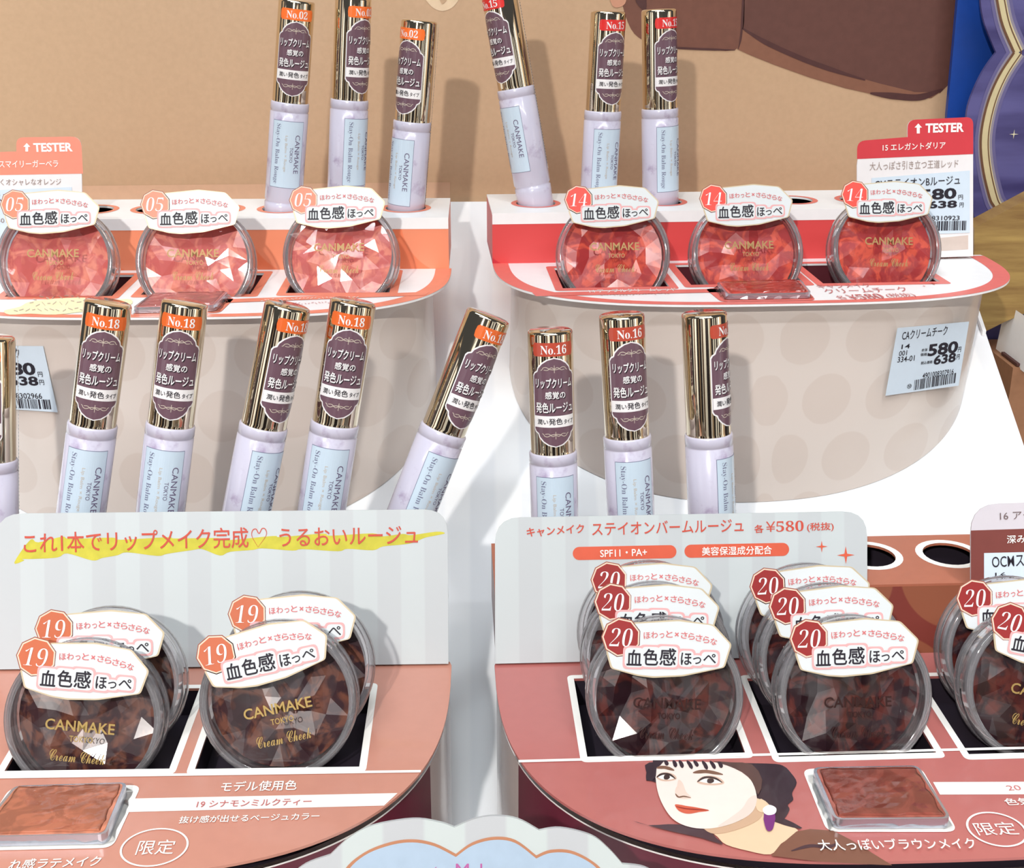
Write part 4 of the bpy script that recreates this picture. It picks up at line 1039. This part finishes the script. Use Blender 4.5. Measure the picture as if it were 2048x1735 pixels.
p = [FCR.ab(*q) for q in [(1713, 318), (1945, 308), (1945, 234), (1814, 240), (1814, 274), (1713, 282)]]
hd = slab('red_header', FCR, round_poly(p, [.1, .1, 3, 4, .1, 10]), [], 0, M_REDC, tc, .7)
T = lambda s, p0, p1, h, m=M_WHITEINK, bold=.02, par=hd, lift=.85, fr=FCR: text_px(s, fr, p0, p1, h, m, par, lift, bold)
T('TESTER', (1849, 266), (1926, 264), 19, bold=.035)
def arrow(fr, cx, y0, y1, w, par, lift):
    p = [fr.ab(*q) for q in ((cx - w * .2, y0), (cx + w * .2, y0), (cx + w * .2, y1 + w * .55), (cx + w * .5, y1 + w * .55), (cx, y1), (cx - w * .5, y1 + w * .55), (cx - w * .2, y1 + w * .55))]
    slab('arrow_print', fr, p, [], 0, M_WHITEINK, par, lift)
arrow(FCR, 1835, 267, 247, 15, hd, .85)
T('15 エレガントダリア', (1764, 302), (1889, 297), 14)
T('大人っぽさ引き立つ王道レッド', (1738, 341), (1915, 335), 17, M_GREYINK, .0, tc)
pl = decal('price_label', FCR, [(1742, 356), (1938, 341), (1938, 465), (1742, 472)], M_PRICE, tc, .75, 0, (), .1)
pl['label'] = 'pale blue white price sticker with black digits and barcode'
P_ = lambda s, p0, p1, h, bold=.01: T(s, p0, p1, h, M_BLACKINK, bold, pl, 1.0)
P_('CMステイオンBルージュ', (1748, 377), (1918, 368), 17); P_('580', (1838, 401), (1911, 397), 22, .035); P_('638', (1854, 417), (1912, 415), 15, .035)
P_('円', (1915, 399), (1924, 398), 9); P_('円', (1917, 414), (1925, 414), 9); P_('4901008310923', (1812, 441), (1917, 440), 9)
barcode(FCR, (1816, 462), (1932, 460), 19, pl, 1.0, 9, 34)
decal('beige_print', FCR, [(1713, 492), (1935, 470), (1935, 498), (1713, 512)], paper('beige_card_print', (206, 190, 180), .4), tc, .7)
FCL = leanframe(FUL.o.y - 5, ZU + .15, 10)
sh = [(-70, 560), (168, 552), (163, 273), (34, 275), (34, 303), (-70, 306)]
tc = card('coral topped tester card with price sticker on the orange stand', FCL, sh, [.1, .1, 4, 4, .1, 10], M_CARD)
p = [FCL.ab(*q) for q in [(-70, 351), (167, 347), (163, 273), (34, 275), (34, 303), (-70, 306)]]
hd = slab('coral_header', FCL, round_poly(p, [.1, .1, 4, 4, .1, 10]), [], 0, M_CORALC, tc, .7)
T = lambda s, p0, p1, h, m=M_WHITEINK, bold=.02, par=hd, lift=.85, fr=FCL: text_px(s, fr, p0, p1, h, m, par, lift, bold)
T('TESTER', (69, 304), (147, 303), 18, bold=.035); arrow(FCL, 55, 303, 286, 14, hd, .85)
T('スマイリーガーベラ', (0, 335), (118, 334), 14)
T('くオシャレなオレンジ', (3, 371), (124, 370), 13, M_GREYINK, .0, tc)
pl = decal('price_label', FCL, [(-60, 382), (145, 374), (145, 480), (-60, 490)], M_PRICE, tc, .75, 0, (), .1)
pl['label'] = 'pale blue white price sticker with black lettering'
T('CANステイオンPルージュ', (-40, 404), (131, 398), 15, M_BLACKINK, .01, pl, 1.0)
T('334-01', (-24, 446), (16, 445), 9, M_GREYINK, .01, pl, 1.0)
FC3 = leanframe(FLR.o.y - 1, ZL + .2, 20, YAW_RL, FLR.o.x)
sh = [(1940, 1330), (2190, 1330), (2190, 1000), (1940, 1008)]
tc = card('grey and brown tester card with price sticker on the rose stand', FC3, sh, [.1, .1, 8, 9], paper('card_grey_print', (206, 200, 206), .4, .4, .02))
p = [FC3.ab(*q) for q in ((1940, 1330), (2190, 1330), (2190, 1052), (1940, 1060))]
hd = slab('brown_print', FC3, p, [], 0, paper('card_brown_print', (122, 64, 58), .4), tc, .7)
T = lambda s, p0, p1, h, m=M_WHITEINK, bold=.02, par=hd, lift=.85, fr=FC3: text_px(s, fr, p0, p1, h, m, par, lift, bold)
T('16 アー', (1998, 1039), (2062, 1036), 15, flat('grey_brown_ink', (110, 92, 92)), .0, tc)
T('深み', (2012, 1086), (2049, 1084), 16)
pl = decal('price_label', FC3, [(1966, 1180), (2180, 1180), (2180, 1100), (1966, 1105)], M_PRICE, tc, .75, 0, (), .1)
T('OCMステ', (1982, 1135), (2066, 1130), 24, M_BLACKINK, .005, pl, 1.0)
T('16', (1988, 1154), (2010, 1153), 10, M_BLACKINK, .0, pl, 1.0)

# ------------------------------------------------------------------ cloud-shaped sign at the foot of the display
FCD = leanframe(238, -20, 20)
cl = [(560, 1790), (580, 1752), (612, 1724), (661, 1706), (700, 1671), (747, 1647), (826, 1634), (880, 1641), (909, 1651), (950, 1634), (990, 1628), (1035, 1634), (1078, 1657), (1121, 1652), (1182, 1667), (1217, 1694), (1244, 1724), (1290, 1731), (1330, 1760), (1345, 1800)]
def scallop(L, corners, sm=5):
    out = []; seg = [L[0]]
    for q in L[1:]:
        seg.append(q)
        if q in corners or q == L[-1]:
            for i in range(len(seg) - 1):
                a = Vector(seg[max(i - 1, 0)]); b = Vector(seg[i]); c = Vector(seg[i + 1]); d = Vector(seg[min(i + 2, len(seg) - 1)])
                for j in range(sm):
                    t = j / sm; out.append(tuple(.5 * ((2 * b) + (c - a) * t + (2 * a - 5 * b + 4 * c - d) * t * t + (3 * b - a - 3 * c + d) * t ** 3)))
            seg = [q]
    return out + [L[-1]]
cs = thing('cloud_sign', 'cloud shaped grey white sign with copper outline and pale blue centre', 'sign', FCD.hit(960, 1790))
decal('panel', FCD, scallop(cl, [(661, 1706), (909, 1651), (1078, 1657), (1244, 1724)]) + [(1345, 2150), (560, 2150)], striped('cloud_striped_print', (192, 199, 197), (184, 186, 188), 19, .4, .02), cs, 0, 0, (), 1.2)
il = [(672, 1790), (690, 1735), (730, 1700), (780, 1680), (826, 1674), (870, 1682), (912, 1703), (945, 1680), (988, 1669), (1030, 1675), (1072, 1706), (1100, 1695), (1140, 1696), (1180, 1715), (1206, 1740), (1225, 1790)]
ci = [(912, 1703), (1072, 1706)]
decal('copper_outline', FCD, scallop(il, ci) + [(1225, 2140), (672, 2140)], paper('copper_ink', (184, 126, 94), .4), cs, 1.3)
il2 = [(x + (4 if x < 700 else (-4 if x > 1190 else 0)), y + 6) for x, y in il]
decal('blue_centre', FCD, scallop(il2, [(x, y + 6) for x, y in ci]) + [(1220, 2140), (676, 2140)], paper('pale_blue_ink', (168, 186, 204), .4), cs, 1.4)
M_MAG = flat('magenta_ink', (176, 92, 150), .5)
text_px('ty Makeup', FCD, (866, 1760), (1036, 1760), 38, M_MAG, cs, 1.5, .0)

# ------------------------------------------------------------------ neighbouring display to the right of the stands
FB = leanframe(626, 0, 0)
bl_ = thing('blue_panel', 'plain bright blue upright panel behind the purple standee', 'panel', FB.hit(1990, 500))
decal('sheet', FB, [(1888, 330), (2150, 330), (2150, -120), (1914, -120), (1911, 0), (1902, 100), (1890, 228)], paper('blue_print', (22, 66, 150), .4), bl_, 0, 0, (), 3)
FP = leanframe(612, 0, 0)
k = NT('purple_brushed_print'); tc_ = k.n('ShaderNodeTexCoord'); mp = k.n('ShaderNodeMapping'); k.l(tc_.outputs['Object'], mp.inputs[0])
mp.inputs['Rotation'].default_value = (0, R_(38), 0); mp.inputs['Scale'].default_value = (14, 1, 90)
nz = k.noise(1.0, 3, vec=mp.outputs[0]); M_PURP = k.fin(k.mix(k.ramp(nz, .35, .65), rgb((62, 56, 104)), rgb((92, 88, 140))), .4)
ps = thing('purple_standee', 'purple standee with a gold double line and small star', 'standee', FP.hit(2000, 760))
decal('sheet', FP, scallop([(1956, -60), (1958, 0), (1966, 46), (1989, 104), (1962, 143), (1939, 193), (1930, 232), (1927, 300), (1934, 370), (1946, 434), (1958, 470)], [(1989, 104)], 4) + [(1958, 800), (2200, 800), (2200, -60)], M_PURP, ps, 0, 0, (), 2)
gl = [(1994, -40), (1999, 0), (2010, 50), (2033, 104), (2003, 150), (1980, 205), (1967, 270), (1970, 330), (1984, 392), (1994, 412), (2010, 440)]
for off, w, m, lf in ((0, 9.5, paper('glow_purple_print', (104, 98, 140), .4), 2.15), (0, 6.5, paper('glow_grey_print', (146, 138, 150), .4), 2.25), (0, 4.2, paper('cream_line_print', (206, 192, 150), .4), 2.35)):
    for gi, part in enumerate((gl[:4], gl[3:])):
        q = scallop(part, [], 5); L, Rr = ribbon([FP.ab(*z) for z in q], w); n = len(q)
        add('gold_line_print', [FP.pt(a, b, lf + .02 * gi) for a, b in L + Rr], [(i, i + n, i + 1 + n, i + 1) for i in range(n - 1)], m, ps)
for off, w in ((-9, 1.1), (6, .5)):
    for gi, part in enumerate((gl[:4], gl[3:])):
        q = scallop([(x + off, y) for x, y in part], [], 5); L, Rr = ribbon([FP.ab(*z) for z in q], w); n = len(q)
        add('brown_line_print', [FP.pt(a, b, 2.5 + .02 * gi) for a, b in L + Rr], [(i, i + n, i + 1 + n, i + 1) for i in range(n - 1)], paper('brown_line_ink', (106, 74, 54), .4), ps)
a, b = FP.ab(2024, 267); slab('star_print', FP, star4(a, b, 2.2, .16), [], 0, paper('star_cream_ink', (222, 214, 180), .4), ps, 2.3)
# slanting wooden board in front of the standee
k = NT('olive_wood_grain'); tc_ = k.n('ShaderNodeTexCoord'); mp = k.n('ShaderNodeMapping'); k.l(tc_.outputs['Object'], mp.inputs[0])
mp.inputs['Rotation'].default_value = (0, R_(28), 0); mp.inputs['Scale'].default_value = (12, 12, 130)
nz = k.noise(1.0, 6, vec=mp.outputs[0], rough=.65); c1 = k.mix(k.ramp(nz, .3, .7), rgb((112, 78, 42)), rgb((176, 146, 84)))
M_WOOD = k.fin(c1, .45)
FWD2 = leanframe(590, 0, 0)
wd = thing('wooden_board', 'slanting olive brown wooden board against the purple standee', 'board', FWD2.hit(1980, 640))
decal('plank', FWD2, [(1930, 660), (1990, 630), (2200, 540), (2200, 318), (2048, 382), (1930, 445)], M_WOOD, wd, 0, 0, (), 12)
FBX = leanframe(560, 0, 0)
bx = thing('cardboard_box', 'brown cardboard box beside the white base board', 'box', FBX.hit(2060, 900))
a0, b0 = FBX.ab(2003, 900); a1, b1 = FBX.ab(2200, 734)
V = [FBX.pt(a, b, c) for c in (0, -46) for a, b in ((a0, b0), (a1, b0), (a1, b1), (a0, b1))]
M_BRN = paper('brown_cardboard', (150, 108, 80), .6, .2, .1)
add('carton', V, [(0, 1, 2, 3), (5, 4, 7, 6), (3, 2, 6, 7), (1, 0, 4, 5), (0, 3, 7, 4), (2, 1, 5, 6)], M_BRN, bx)
V = [FBX.pt(a, b1 + .4, c) for c in (-1, -20) for a in (a0 + 2, a1)]
add('flap', [V[0], V[1], V[3], V[2], V[0] + Vector((0, 0, 1.2)), V[1] + Vector((0, 0, 1.2)), V[3] + Vector((0, 0, 1.2)), V[2] + Vector((0, 0, 1.2))],
    [(3, 2, 1, 0), (4, 5, 6, 7), (0, 1, 5, 4), (1, 2, 6, 5), (2, 3, 7, 6), (3, 0, 4, 7)], paper('dark_cardboard', (84, 52, 48), .6), bx)
wb = thing('white_box', 'small white box corner beside the purple standee', 'box', FBX.hit(2052, 740))
a0, b0 = FBX.ab(2040, 738); a1, b1 = FBX.ab(2120, 640)
V = [FBX.pt(a, b, c) for c in (6, -30) for a, b in ((a0 + (0 if b == b0 else 2), b) for a, b in ((a0, b0 + 7), (a0 + 2, b0), (a1, b0), (a1, b1), (a0 + 1.6, b1)))]
add('carton', V, [(0, 1, 2, 3, 4), (9, 8, 7, 6, 5), (0, 5, 6, 1), (1, 6, 7, 2), (2, 7, 8, 3), (3, 8, 9, 4), (4, 9, 5, 0)], WHITE, wb)
